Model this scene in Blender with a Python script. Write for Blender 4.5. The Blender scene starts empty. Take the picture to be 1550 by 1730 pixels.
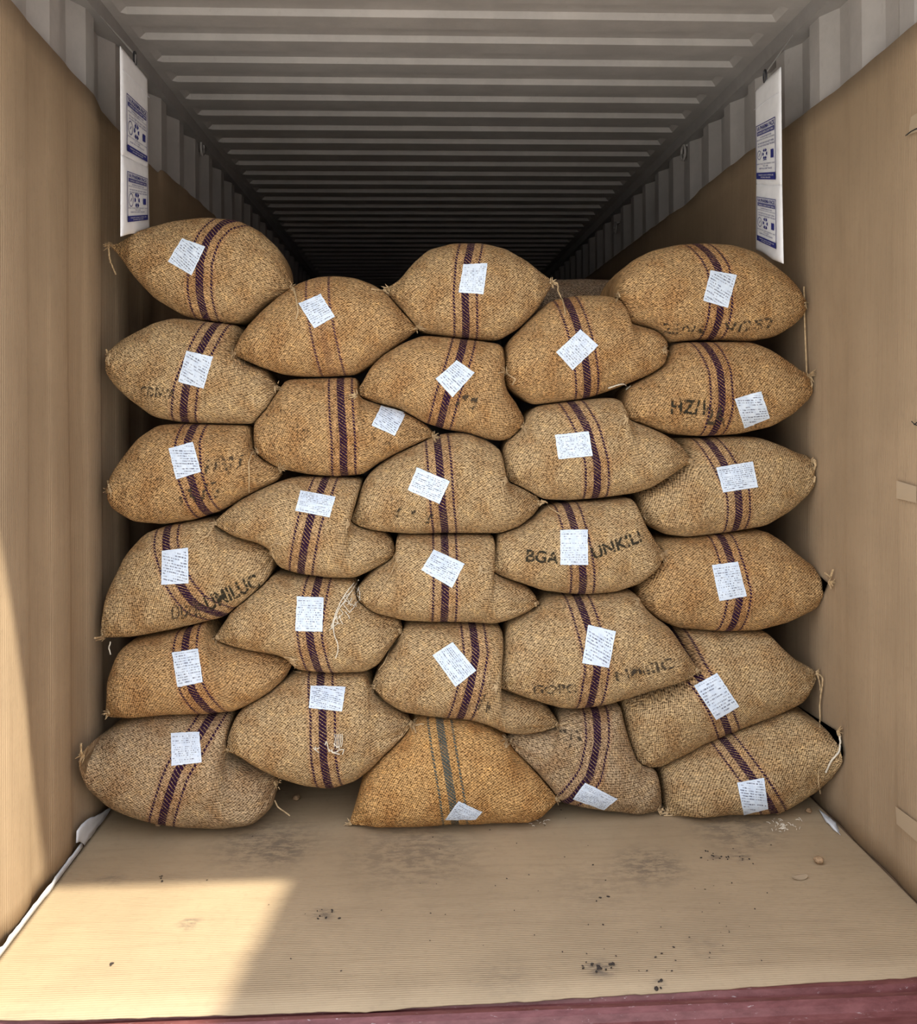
import bpy, bmesh, math, random
from mathutils import Vector, Matrix, noise
from mathutils.bvhtree import BVHTree

random.seed(7)
SC = bpy.context.scene
COL = SC.collection

# ------------------------------------------------------------------ camera
W, H, F = 1550.0, 1730.0, 1512.0
CAMZ = 1.33
VPX, VPY = 705.0, 683.0
THETA = math.atan((W / 2 - VPX) / F)
ROLL = 0.008
fw = Vector((math.sin(THETA), math.cos(THETA), 0))
r0 = Vector((math.cos(THETA), -math.sin(THETA), 0))
u0 = Vector((0, 0, 1))
RT = r0 * math.cos(ROLL) - u0 * math.sin(ROLL)
UP = u0 * math.cos(ROLL) + r0 * math.sin(ROLL)
cam_d = bpy.data.cameras.new('camera')
cam = bpy.data.objects.new('camera', cam_d)
COL.objects.link(cam)
cam.matrix_world = Matrix(((RT.x, UP.x, -fw.x, 0), (RT.y, UP.y, -fw.y, 0), (RT.z, UP.z, -fw.z, CAMZ), (0, 0, 0, 1)))
cam_d.sensor_fit = 'HORIZONTAL'
cam_d.sensor_width = 36.0
cam_d.lens = 36.0 * F / W
cam_d.shift_y = (VPY - H / 2) / W
cam_d.clip_start = 0.05
cam_d.clip_end = 200
SC.camera = cam
CAMP = Vector((0, 0, CAMZ))

# ------------------------------------------------------------------ light
SC.view_settings.view_transform = 'Standard'
SC.view_settings.look = 'None'
SC.view_settings.gamma = 1.0
SC.view_settings.use_curve_mapping = False
SC.view_settings.exposure = 0.0
world = bpy.data.worlds.new('world')
SC.world = world
world.use_nodes = True
wn = world.node_tree
wn.nodes.clear()
wo = wn.nodes.new('ShaderNodeOutputWorld')
wb = wn.nodes.new('ShaderNodeBackground')
wr = wn.nodes.new('ShaderNodeValToRGB')
wt = wn.nodes.new('ShaderNodeTexCoord')
wx = wn.nodes.new('ShaderNodeSeparateXYZ')
wn.links.new(wt.outputs['Generated'], wx.inputs[0])
wn.links.new(wx.outputs['Z'], wr.inputs['Fac'])
wn.links.new(wr.outputs['Color'], wb.inputs['Color'])
wn.links.new(wb.outputs[0], wo.inputs[0])
wr.color_ramp.elements[0].color = (0.24, 0.26, 0.30, 1)      # sky colour darkened near the horizon to dim ceiling and upper walls
wr.color_ramp.elements[1].color = (0.70, 0.84, 1.1, 1)
for p_, c_ in ((0.14, (0.50, 0.52, 0.56, 1)), (0.42, (1.05, 1.05, 1.08, 1))):
    e_ = wr.color_ramp.elements.new(p_)
    e_.color = c_
wb.inputs['Strength'].default_value = 3.0
SUN_DIR = Vector((-1.70, 0.69, -2.575)).normalized()
sun_d = bpy.data.lights.new('sun', 'SUN')
sun_d.energy = 7.6
sun_d.angle = math.radians(1.2)
sun_d.color = (1.0, 0.94, 0.80)
sun = bpy.data.objects.new('sun', sun_d)
COL.objects.link(sun)
sun.rotation_euler = SUN_DIR.to_track_quat('-Z', 'Y').to_euler()
sun.location = (4, -3, 8)


# ------------------------------------------------------------------ pixel to place
def ray(px, py):
    return (fw * F + RT * (px - W / 2) + UP * (VPY - py)).normalized()


def at_depth(px, py, D):
    d = ray(px, py)
    return CAMP + d * (D / d.y)


def at_z(px, py, z):
    d = ray(px, py)
    return CAMP + d * ((z - CAMZ) / d.z)


def at_x(px, py, x):
    d = ray(px, py)
    return CAMP + d * (x / d.x)


# ------------------------------------------------------------------ mesh helpers
def obj(name, bm, mat, parent=None, smooth=False):
    me = bpy.data.meshes.new(name)
    bm.to_mesh(me)
    bm.free()
    if mat:
        me.materials.append(mat)
    if smooth:
        me.polygons.foreach_set('use_smooth', [True] * len(me.polygons))
    o = bpy.data.objects.new(name, me)
    COL.objects.link(o)
    if parent:
        o.parent = parent
        o.matrix_parent_inverse = parent.matrix_world.inverted()
    return o


def empty(name, loc):
    o = bpy.data.objects.new(name, None)
    o.location = loc
    o.empty_display_size = 0.05
    COL.objects.link(o)
    o.matrix_world = Matrix.Translation(loc)
    return o


def tag(o, label=None, cat=None, group=None, kind=None):
    if label:
        o['label'] = label
    if cat:
        o['category'] = cat
    if group:
        o['group'] = group
    if kind:
        o['kind'] = kind
    return o


def bx(bm, lo, hi):
    vs = [bm.verts.new((x, y, z)) for x in (lo[0], hi[0]) for y in (lo[1], hi[1]) for z in (lo[2], hi[2])]
    for f in ((0, 1, 3, 2), (4, 6, 7, 5), (0, 4, 5, 1), (2, 3, 7, 6), (0, 2, 6, 4), (1, 5, 7, 3)):
        bm.faces.new([vs[i] for i in f])
    return bm


def tube(bm, pts, rad, n=6):
    pts = [Vector(p) for p in pts]
    rings = []
    for i, p in enumerate(pts):
        t = (pts[min(i + 1, len(pts) - 1)] - pts[max(i - 1, 0)])
        if t.length < 1e-9:
            t = Vector((0, 0, 1))
        t.normalize()
        a = t.cross(Vector((0.31, 0.9, 0.2))).normalized()
        b = t.cross(a)
        r = rad[i] if isinstance(rad, (list, tuple)) else rad
        rings.append([bm.verts.new(p + a * math.cos(k * 2 * math.pi / n) * r + b * math.sin(k * 2 * math.pi / n) * r) for k in range(n)])
    for i in range(len(rings) - 1):
        for k in range(n):
            bm.faces.new((rings[i][k], rings[i][(k + 1) % n], rings[i + 1][(k + 1) % n], rings[i + 1][k]))
    bm.faces.new(rings[0][::-1])
    bm.faces.new(rings[-1])
    return bm


def resample(pts, n, dens=None):
    """points evenly along a polyline of 2-tuples, corners softened"""
    L = [0.0]
    for a, b in zip(pts, pts[1:]):
        L.append(L[-1] + math.hypot(b[0] - a[0], b[1] - a[1]))
    out = []
    k = 0
    for i in range(n):
        t = i / (n - 1)
        if dens:
            t = dens(t)
        s = t * L[-1]
        k = 0
        while k < len(L) - 2 and L[k + 1] < s:
            k += 1
        f = (s - L[k]) / max(1e-9, L[k + 1] - L[k])
        out.append((pts[k][0] + (pts[k + 1][0] - pts[k][0]) * f, pts[k][1] + (pts[k + 1][1] - pts[k][1]) * f))
    return out


def smooth_line(p, it):
    for _ in range(it):
        p = [p[0]] + [((p[i - 1][0] + 2 * p[i][0] + p[i + 1][0]) / 4, (p[i - 1][1] + 2 * p[i][1] + p[i + 1][1]) / 4) for i in range(1, len(p) - 1)] + [p[-1]]
    return p


# ------------------------------------------------------------------ materials
class NT:
    def __init__(self, name, rough=0.9, spec=0.3):
        self.m = bpy.data.materials.new(name)
        self.m.use_nodes = True
        self.t = self.m.node_tree
        self.b = self.t.nodes['Principled BSDF']
        self.b.inputs['Roughness'].default_value = rough
        self.b.inputs['Specular IOR Level'].default_value = spec

    def n(self, kind, **kw):
        nd = self.t.nodes.new(kind)
        for k, v in kw.items():
            setattr(nd, k, v)
        return nd

    def l(self, a, b):
        self.t.links.new(a, b)

    def val(self, nd, i, v):
        if hasattr(v, 'is_linked') or hasattr(v, 'links'):
            self.l(v, nd.inputs[i])
        else:
            nd.inputs[i].default_value = v

    def math(self, op, a, b=0.0, c=None, clamp=False):
        nd = self.n('ShaderNodeMath', operation=op, use_clamp=clamp)
        self.val(nd, 0, a)
        self.val(nd, 1, b)
        if c is not None:
            self.val(nd, 2, c)
        return nd.outputs[0]

    def mix(self, f, a, b, blend='MIX'):
        nd = self.n('ShaderNodeMix', data_type='RGBA', blend_type=blend)
        self.val(nd, 0, f)
        self.val(nd, 6, a)
        self.val(nd, 7, b)
        return nd.outputs[2]

    def noise(self, vec, scale, detail=4.0, rough=0.6, dist=0.0):
        nd = self.n('ShaderNodeTexNoise')
        if vec is not None:
            self.l(vec, nd.inputs['Vector'])
        nd.inputs['Scale'].default_value = scale
        nd.inputs['Detail'].default_value = detail
        nd.inputs['Roughness'].default_value = rough
        nd.inputs['Distortion'].default_value = dist
        return nd.outputs['Fac']

    def ramp(self, f, lo, hi, a=0.0, b=1.0):
        nd = self.n('ShaderNodeMapRange', interpolation_type='SMOOTHSTEP')
        self.l(f, nd.inputs[0])
        for i, v in zip((1, 2, 3, 4), (lo, hi, a, b)):
            nd.inputs[i].default_value = v
        return nd.outputs[0]

    def mapping(self, vec, scale=(1, 1, 1), rot=(0, 0, 0)):
        nd = self.n('ShaderNodeMapping')
        self.l(vec, nd.inputs[0])
        nd.inputs['Scale'].default_value = scale
        nd.inputs['Rotation'].default_value = rot
        return nd.outputs[0]

    def bump(self, h, strength, dist):
        nd = self.n('ShaderNodeBump')
        nd.inputs['Strength'].default_value = strength
        nd.inputs['Distance'].default_value = dist
        self.l(h, nd.inputs['Height'])
        self.l(nd.outputs[0], self.b.inputs['Normal'])
        return nd

    def uv(self, name):
        return self.n('ShaderNodeUVMap', uv_map=name).outputs[0]

    def pos(self):
        return self.n('ShaderNodeNewGeometry').outputs['Position']

    def xyz(self, v):
        s = self.n('ShaderNodeSeparateXYZ')
        self.l(v, s.inputs[0])
        return s.outputs[0], s.outputs[1], s.outputs[2]

    def col(self, c):
        if isinstance(c, tuple):
            self.b.inputs['Base Color'].default_value = c
        else:
            self.l(c, self.b.inputs['Base Color'])


def burlap(name, stripe_col, band_tint, stripes=True, thick_amt=1.0):
    """woven jute: colour of each sack comes from its object colour"""
    k = NT(name, 0.95, 0.12)
    uv = k.uv('weave')
    u, v, _ = k.xyz(uv)
    oi = k.n('ShaderNodeObjectInfo')
    n1 = k.noise(uv, 55, 2.0)
    n1b = k.noise(k.mapping(uv, (1, 1.35, 1)), 120, 2.2, 0.65)
    pu, pv = 0.0100, 0.0082
    a = k.math('SINE', k.math('ADD', k.math('MULTIPLY', u, 2 * math.pi / pu), k.math('MULTIPLY', n1, 9.0)))
    b = k.math('SINE', k.math('ADD', k.math('MULTIPLY', v, 2 * math.pi / pv), k.math('MULTIPLY', n1, 7.0)))
    wv = k.math('MULTIPLY', a, b)
    h = k.math('ADD', k.math('MULTIPLY', wv, 0.26), k.math('MULTIPLY', n1b, 1.5))
    blot = k.noise(uv, 9, 4.0)
    blot2 = k.noise(uv, 26, 3.0)
    base = oi.outputs['Color']
    dark = k.mix(1.0, base, (0.20, 0.145, 0.10, 1), 'MULTIPLY')
    lite = k.mix(1.0, base, (1.78, 1.74, 1.68, 1), 'MULTIPLY')
    c = k.mix(k.ramp(h, 0.36, 0.80), dark, base)
    c = k.mix(k.ramp(h, 0.76, 1.08), c, lite)
    c = k.mix(k.math('MULTIPLY', k.ramp(blot, 0.42, 0.68), 0.60), c, k.mix(1.0, c, (0.70, 0.54, 0.40, 1), 'MULTIPLY'))
    c = k.mix(k.math('MULTIPLY', k.ramp(blot2, 0.48, 0.72), 0.65), c, k.mix(1.0, c, (1.3, 1.25, 1.1, 1), 'MULTIPLY'))
    # dark oily flecks
    fl = k.ramp(k.noise(k.mapping(uv, (1, 0.6, 1)), 105, 2.0, 0.5), 0.57, 0.67)
    flm = k.math('MULTIPLY', fl, k.math('MULTIPLY', k.ramp(blot, 0.35, 0.6), oi.outputs['Alpha']))
    c = k.mix(k.math('MULTIPLY', flm, 0.8), c, (0.05, 0.035, 0.02, 1))
    if stripes:
        s, sv, _ = k.xyz(k.uv('stripe'))
        s = k.math('ADD', s, k.math('MULTIPLY', k.math('SUBTRACT', n1b, 0.5), 0.006))
        ab = k.math('ABSOLUTE', s)
        band = k.ramp(ab, 0.045, 0.052, 1, 0)
        c = k.mix(k.math('MULTIPLY', band, 0.35), c, k.mix(1.0, c, band_tint, 'MULTIPLY'))
        thick = k.ramp(ab, 0.0105, 0.0135, 1, 0)
        thin = k.ramp(k.math('ABSOLUTE', k.math('SUBTRACT', ab, 0.0365)), 0.0026, 0.0046, 1, 0)
        tw = k.math('SINE', k.math('ADD', k.math('MULTIPLY', sv, 560), k.math('MULTIPLY', s, 480)))
        hatch = k.ramp(k.math('ADD', tw, k.math('MULTIPLY', k.math('SUBTRACT', n1b, 0.5), 3.0)), -1.15, -0.45)
        hatch2 = k.ramp(k.math('ADD', tw, k.math('MULTIPLY', k.math('SUBTRACT', n1b, 0.5), 2.5)), -0.8, -0.2)
        wear = k.ramp(blot2, 0.25, 0.5, 0.8, 1.0)
        m = k.math('MAXIMUM', k.math('MULTIPLY', k.math('MULTIPLY', thick, hatch), thick_amt), k.math('MULTIPLY', thin, hatch2))
        c = k.mix(k.math('MULTIPLY', m, wear), c, stripe_col)
    k.col(c)
    hh = k.math('ADD', h, k.math('MULTIPLY', k.noise(uv, 16, 3.0), 3.6))
    k.bump(hh, 0.9, 0.007)
    return k.m


M_SACK = burlap('burlap_purple_stripes', (0.030, 0.009, 0.034, 1), (1.02, 0.82, 0.78, 1))
M_SACK_FAINT = burlap('burlap_faint_stripe', (0.09, 0.04, 0.05, 1), (1.02, 0.84, 0.76, 1), thick_amt=0.22)
M_SACK_GREY = burlap('burlap_grey_stripes', (0.09, 0.10, 0.085, 1), (0.9, 0.92, 0.85, 1))


def simple(name, c, rough=0.8, spec=0.3, metal=0.0, var=0.0, scale=20, bump=0.0):
    k = NT(name, rough, spec)
    k.b.inputs['Metallic'].default_value = metal
    if var:
        n = k.noise(k.pos(), scale, 5)
        k.col(k.mix(k.ramp(n, 0.3, 0.7), tuple(x * (1 - var) for x in c[:3]) + (1,), tuple(min(1, x * (1 + var)) for x in c[:3]) + (1,)))
        if bump:
            k.bump(n, 0.4, bump)
    else:
        k.col(c)
    return k.m


M_TWINE = simple('jute_twine', (0.50, 0.36, 0.20, 1), 0.95, 0.1, var=0.25, scale=90)
M_WHITE_TWINE = simple('white_thread', (0.74, 0.68, 0.55, 1), 0.9, 0.1, var=0.15, scale=80)
M_INK = None


def ink_mat(name, c, thr_lo, thr_hi, scale):
    k = NT(name, 0.95, 0.05)
    k.col(c)
    n = k.noise(k.pos(), scale, 3)
    k.l(k.ramp(n, thr_lo, thr_hi), k.b.inputs['Alpha'])
    return k.m


M_INK = ink_mat('worn_black_stencil_ink', (0.035, 0.03, 0.02, 1), 0.37, 0.50, 85)
M_INK_FAINT = ink_mat('faded_black_stencil_ink', (0.06, 0.045, 0.03, 1), 0.43, 0.58, 85)
M_INK_SMEAR = ink_mat('smeared_black_ink', (0.06, 0.045, 0.03, 1), 0.48, 0.62, 75)


def paper_label_mat(name, rows, cols, dens, skew):
    k = NT(name, 0.7, 0.25)
    uv = k.uv('label')
    u, v, _ = k.xyz(uv)
    wob = k.noise(uv, 6, 2)
    vv = k.math('ADD', k.math('MULTIPLY', k.math('ADD', v, k.math('MULTIPLY', u, skew)), rows), k.math('MULTIPLY', wob, 0.5))
    row = k.math('FLOOR', vv)
    fr = k.math('FRACT', vv)
    line = k.math('MULTIPLY', k.ramp(fr, 0.22, 0.34), k.ramp(fr, 0.66, 0.78, 1, 0))
    cb = k.n('ShaderNodeCombineXYZ')
    k.l(k.math('MULTIPLY', u, cols), cb.inputs[0])
    k.l(k.math('MULTIPLY', row, 3.7), cb.inputs[1])
    oi = k.n('ShaderNodeObjectInfo')
    k.l(k.math('MULTIPLY', oi.outputs['Random'], 50), cb.inputs[2])
    g = k.noise(cb.outputs[0], 1.0, 3, 0.7)
    ink = k.math('MULTIPLY', line, k.ramp(g, dens, dens + 0.06))
    cb2 = k.n('ShaderNodeCombineXYZ')
    k.l(k.math('MULTIPLY', u, 2.2), cb2.inputs[0])
    k.l(k.math('MULTIPLY', row, 1.3), cb2.inputs[1])
    k.l(k.math('MULTIPLY', oi.outputs['Random'], 90), cb2.inputs[2])
    ink = k.math('MULTIPLY', ink, k.ramp(k.noise(cb2.outputs[0], 1.0, 1), 0.36, 0.46))
    edge = k.math('MULTIPLY', k.ramp(u, 0.03, 0.07), k.ramp(u, 0.93, 0.97, 1, 0))
    edge = k.math('MULTIPLY', edge, k.math('MULTIPLY', k.ramp(v, 0.04, 0.08), k.ramp(v, 0.92, 0.96, 1, 0)))
    ink = k.math('MULTIPLY', ink, edge)
    crumple = k.noise(uv, 5, 3)
    base = k.mix(k.ramp(crumple, 0.3, 0.7), (0.62, 0.71, 0.82, 1), (0.74, 0.82, 0.90, 1))
    k.col(k.mix(k.math('MULTIPLY', ink, 0.88), base, (0.07, 0.08, 0.13, 1)))
    k.bump(k.noise(uv, 14, 3), 0.25, 0.002)
    return k.m


M_LAB = [paper_label_mat('printed_paper_dense', 13, 34, 0.47, 0.0), paper_label_mat('printed_paper_slanted', 12, 30, 0.46, 0.25),
         paper_label_mat('printed_paper_form', 15, 26, 0.50, 0.0)]


def kraft(name, axis, base, stain_pts=(), flute=0.0075):
    """corrugated kraft paper; flutes run across `axis` (0 x, 1 y)"""
    k = NT(name, 0.88, 0.2)
    p = k.pos()
    x, y, z = k.xyz(p)
    s = (x, y, z)[axis]
    w = k.math('SINE', k.math('MULTIPLY', s, 2 * math.pi / flute))
    big = k.noise(p, 2.2, 4)
    fine = k.noise(p, 60, 4)
    streak = k.noise(k.mapping(p, (1.2, 14, 1) if name.endswith('floor') else (14, 14, 0.8)), 3.0, 4)
    c = k.mix(k.ramp(big, 0.3, 0.7), tuple(v * 0.9 for v in base) + (1,), tuple(v * 1.08 for v in base) + (1,))
    c = k.mix(k.math('MULTIPLY', k.ramp(streak, 0.48, 0.72), 0.22), c, (base[0] * 0.62, base[1] * 0.58, base[2] * 0.55, 1))
    c = k.mix(k.math('MULTIPLY', k.ramp(w, 0.3, 1.0), 0.16), c, (base[0] * 0.5, base[1] * 0.47, base[2] * 0.42, 1))
    c = k.mix(k.math('MULTIPLY', k.ramp(fine, 0.5, 0.75), 0.20), c, (base[0] * 0.6, base[1] * 0.6, base[2] * 0.6, 1))
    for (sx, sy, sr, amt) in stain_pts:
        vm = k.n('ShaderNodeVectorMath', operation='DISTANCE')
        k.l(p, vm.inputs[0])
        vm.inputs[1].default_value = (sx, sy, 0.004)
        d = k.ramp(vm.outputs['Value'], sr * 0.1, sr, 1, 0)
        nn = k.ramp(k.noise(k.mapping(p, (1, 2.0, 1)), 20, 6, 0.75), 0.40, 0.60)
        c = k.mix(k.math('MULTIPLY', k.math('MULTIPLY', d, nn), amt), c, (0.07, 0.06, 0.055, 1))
    k.col(c)
    k.bump(k.math('ADD', w, k.math('MULTIPLY', fine, 1.0)), 0.35, 0.0012)
    return k.m


def floor_pts(lst):
    out = []
    for (px, py, r, a) in lst:
        q = at_z(px, py, 0.004)
        out.append((q.x, q.y, r, a))
    return out


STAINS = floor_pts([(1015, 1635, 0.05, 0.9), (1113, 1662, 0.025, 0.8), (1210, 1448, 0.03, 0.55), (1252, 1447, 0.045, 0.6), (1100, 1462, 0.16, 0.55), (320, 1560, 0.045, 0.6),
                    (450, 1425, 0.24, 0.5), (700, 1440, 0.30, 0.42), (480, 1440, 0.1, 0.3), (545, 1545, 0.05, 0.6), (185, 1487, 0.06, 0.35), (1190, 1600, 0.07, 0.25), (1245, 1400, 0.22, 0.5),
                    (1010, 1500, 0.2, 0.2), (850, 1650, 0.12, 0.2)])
M_KRAFT_L = kraft('kraft_paper_wall', 1, (0.385, 0.278, 0.172))
M_KRAFT_F = kraft('kraft_paper_floor', 1, (0.43, 0.32, 0.195), STAINS)


def steel(name, base, rust=0.15):
    k = NT(name, 0.5, 0.4)
    p = k.pos()
    n = k.noise(p, 5, 6, 0.7)
    n2 = k.noise(k.mapping(p, (2, 2, 0.6)), 30, 4)
    c = k.mix(k.ramp(n, 0.35, 0.7), tuple(v * 0.88 for v in base) + (1,), tuple(v * 1.05 for v in base) + (1,))
    c = k.mix(k.math('MULTIPLY', k.ramp(n2, 0.6, 0.78), rust), c, (0.12, 0.07, 0.04, 1))
    k.col(c)
    k.bump(n, 0.15, 0.004)
    return k.m


M_STEEL = steel('painted_grey_steel', (0.43, 0.40, 0.37))
M_RAIL = steel('painted_grey_rail', (0.33, 0.31, 0.29))
M_PLY = simple('plywood_floor', (0.16, 0.10, 0.06, 1), 0.8, var=0.25, scale=8)
M_GROUND = simple('concrete_yard', (0.56, 0.53, 0.48, 1), 0.95, var=0.12, scale=3)


def red_steel():
    k = NT('scuffed_maroon_steel', 0.45, 0.4)
    p = k.pos()
    n = k.noise(k.mapping(p, (2, 8, 4)), 6, 6, 0.7)
    n2 = k.noise(k.mapping(p, (3, 9, 9)), 14, 5, 0.7)
    c = k.mix(k.ramp(n, 0.3, 0.7), (0.12, 0.034, 0.032, 1), (0.21, 0.075, 0.070, 1))
    c = k.mix(k.math('MULTIPLY', k.ramp(n2, 0.63, 0.70), 0.7), c, (0.50, 0.42, 0.40, 1))
    k.col(c)
    k.bump(n2, 0.2, 0.003)
    return k.m


M_RED = red_steel()
M_FILM = simple('white_plastic_film', (0.72, 0.74, 0.75, 1), 0.3, 0.6, var=0.1, scale=12)
M_POUCH = simple('white_nonwoven', (0.92, 0.92, 0.92, 1), 0.75, 0.2, var=0.03, scale=30, bump=0.002)
M_BLUE = simple('blue_print', (0.035, 0.04, 0.22, 1), 0.7, 0.2)
M_GREYINK = simple('grey_blue_print', (0.16, 0.17, 0.30, 1), 0.7, 0.2)
M_PRINTWHITE = simple('white_print', (0.80, 0.81, 0.84, 1), 0.75, 0.2)
M_WIRE = simple('galvanised_wire', (0.55, 0.55, 0.54, 1), 0.35, 0.5, metal=0.8)
M_DARKSTEEL = simple('dark_steel_ring', (0.05, 0.05, 0.055, 1), 0.45, 0.5, metal=0.6)
M_TAPE = simple('brown_tape', (0.42, 0.32, 0.21, 1), 0.35, 0.5)
M_BLACKMARK = simple('black_marker', (0.02, 0.02, 0.02, 1), 0.8)
M_CRUMB = simple('cocoa_crumb', (0.34, 0.22, 0.12, 1), 0.9, var=0.4, scale=120)
M_SHRED = simple('pale_shred', (0.74, 0.66, 0.52, 1), 0.9, var=0.15, scale=120)
M_DIRT = simple('dark_dirt', (0.045, 0.035, 0.028, 1), 0.95)

# ------------------------------------------------------------------ the container shell
XL, XR = -1.02, 1.31          # inner faces of the paper lining
Y0, Y1 = 1.93, 13.95          # door sill, far end
ZC = 2.64


def corrugated(xin, sgn, y0, y1, z0, z1):
    """side wall; xin = inner crest, recess goes away from the room by 36 mm"""
    bm = bmesh.new()
    prof = []
    y = y0
    P = [(0.0, 0.0), (0.072, 0.0), (0.140, 0.036), (0.210, 0.036), (0.278, 0.0)]
    while y < y1:
        for dy, d in P[:-1]:
            if y + dy <= y1:
                prof.append((y + dy, d))
        y += 0.278
    prof.append((y1, 0.0))
    inner = [(xin + sgn * d, yy) for yy, d in prof]
    outer = [(xin + sgn * 0.06, y1), (xin + sgn * 0.06, y0)]
    lo = [bm.verts.new((x, yy, z0)) for x, yy in inner]
    hi = [bm.verts.new((x, yy, z1)) for x, yy in inner]
    for i in range(len(lo) - 1):
        bm.faces.new((lo[i], lo[i + 1], hi[i + 1], hi[i]))
    a, b = [bm.verts.new((x, yy, z0)) for x, yy in outer], [bm.verts.new((x, yy, z1)) for x, yy in outer]
    bm.faces.new((a[0], a[1], b[1], b[0]))
    bmesh.ops.recalc_face_normals(bm, faces=bm.faces)
    return bm


tag(obj('wall_left', corrugated(XL - 0.012, -1, Y0 + 0.1, Y1, 0.0, ZC), M_STEEL), kind='structure')
tag(obj('wall_right', corrugated(XR + 0.012, 1, Y0 + 0.1, Y1, 0.0, ZC), M_STEEL), kind='structure')


def ceiling():
    bm = bmesh.new()
    xa, xb = -0.975, 1.248
    low, up = ZC, ZC + 0.020
    xs = [XL - 0.07, xa, xa + 0.02, xb - 0.02, xb, XR + 0.07]
    prof = []
    y = 3.02 - 0.209 * 5
    while y < Y1 - 0.2:
        # going in: the upper flat steps down (face towards the doors), lower flat, then steps up
        prof += [(y, up), (y + 0.0135, low), (y + 0.105, low), (y + 0.1185, up)]
        y += 0.209
    prof = [(Y0, low)] + [(prof[0][0] - 0.09, low), (prof[0][0] - 0.08, up)] + prof + [(Y1, up)]
    rows = []
    for (yy, z) in prof:
        rows.append([bm.verts.new((x, yy, low if i in (0, 1, 4, 5) else z)) for i, x in enumerate(xs)])
    for a, b in zip(rows, rows[1:]):
        for i in range(5):
            bm.faces.new((a[i], a[i + 1], b[i + 1], b[i]))
    top = [bm.verts.new((x, yy, ZC + 0.05)) for x, yy in ((xs[0], Y0), (xs[-1], Y0), (xs[-1], Y1), (xs[0], Y1))]
    bm.faces.new(top)
    bmesh.ops.recalc_face_normals(bm, faces=bm.faces)
    return bm


tag(obj('ceiling', ceiling(), M_STEEL), kind='structure')
bm = bmesh.new()
bx(bm, (XL - 0.08, Y0, ZC - 0.055), (XL + 0.012, Y1, ZC + 0.001))
tag(obj('trim_1', bm, M_RAIL), kind='structure')
bm = bmesh.new()
bx(bm, (XR - 0.012, Y0, ZC - 0.055), (XR + 0.08, Y1, ZC + 0.001))
tag(obj('trim_2', bm, M_RAIL), kind='structure')
bm = bmesh.new()
bx(bm, (XL - 0.08, Y0 - 0.10, 2.575), (XR + 0.08, Y0 + 0.0, 2.86))
tag(obj('trim_3', bm, M_RED), kind='structure')       # door header
bm = bmesh.new()
for xa, xb in ((XL - 0.14, XL - 0.03), (XR + 0.03, XR + 0.14)):
    bx(bm, (xa, Y0 - 0.10, -0.15), (xb, Y0 + 0.1, 2.86))
tag(obj('trim_4', bm, M_RED), kind='structure')       # corner posts
bm = bmesh.new()
bx(bm, (XL - 0.1, Y0 + 0.18, -0.12), (XR + 0.1, Y1, 0.0))
tag(obj('floor', bm, M_PLY), kind='structure')
bm = bmesh.new()
bx(bm, (XL - 0.08, Y1, 0.0), (XR + 0.08, Y1 + 0.05, ZC + 0.05))
tag(obj('wall_back', bm, M_STEEL), kind='structure')
# right door swung out at nearly a right angle
DH = Vector((XR + 0.02, Y0 - 0.10, 0))
dang = math.radians(8)
dd = Vector((-math.sin(dang), -math.cos(dang), 0))
dn = Vector((math.cos(dang), -math.sin(dang), 0))
bm = bmesh.new()
c8 = [DH + dd * a + dn * b + Vector((0, 0, z)) for a in (0, 1.15) for b in (0, 0.05) for z in (0.02, 2.58)]
vs = [bm.verts.new(c) for c in c8]
for f in ((0, 1, 3, 2), (4, 6, 7, 5), (0, 4, 5, 1), (2, 3, 7, 6), (0, 2, 6, 4), (1, 5, 7, 3)):
    bm.faces.new([vs[i] for i in f])
door = tag(obj('door_1', bm, M_RED), kind='structure')
bm = bmesh.new()
for a in (0.35, 0.8):
    q = DH + dd * a - dn * 0.02
    tube(bm, [q + Vector((0, 0, 0.05)), q + Vector((0, 0, 2.55))], 0.016, 8)
obj('locking_bar', bm, M_WIRE, door)
# yard outside
bm = bmesh.new()
bx(bm, (-30, -30, -1.30), (30, 2.6, -1.25))
tag(obj('ground_outside', bm, M_GROUND), kind='structure')


# maroon door sill: a folded steel threshold in front of the floor
def sill():
    bm = bmesh.new()
    yA = Y0 - 0.22
    prof = [(Y0 + 0.18, 0.0008), (Y0 + 0.062, 0.0008), (Y0 + 0.056, -0.010), (Y0 + 0.046, -0.012), (Y0 + 0.036, -0.001), (Y0 + 0.020, 0.002), (Y0 + 0.008, -0.005),
            (Y0 + 0.000, -0.018), (Y0 - 0.012, -0.022), (Y0 - 0.10, -0.026), (yA, -0.028), (yA, -0.16)]
    xs = [XL - 0.14 + i * (XR - XL + 0.28) / 20 for i in range(21)]
    rows = [[bm.verts.new((x, y - 0.0 * x, z)) for x in xs] for y, z in prof]
    for a, b in zip(rows, rows[1:]):
        for i in range(20):
            bm.faces.new((a[i], b[i], b[i + 1], a[i + 1]))
    bot = [bm.verts.new(c) for c in ((xs[0], yA, -0.16), (xs[-1], yA, -0.16), (xs[-1], Y0 + 0.18, -0.16), (xs[0], Y0 + 0.18, -0.16))]
    bm.faces.new(bot)
    bmesh.ops.recalc_face_normals(bm, faces=bm.faces)
    return bm


tag(obj('trim_5', sill(), M_RED), kind='structure')


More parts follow.
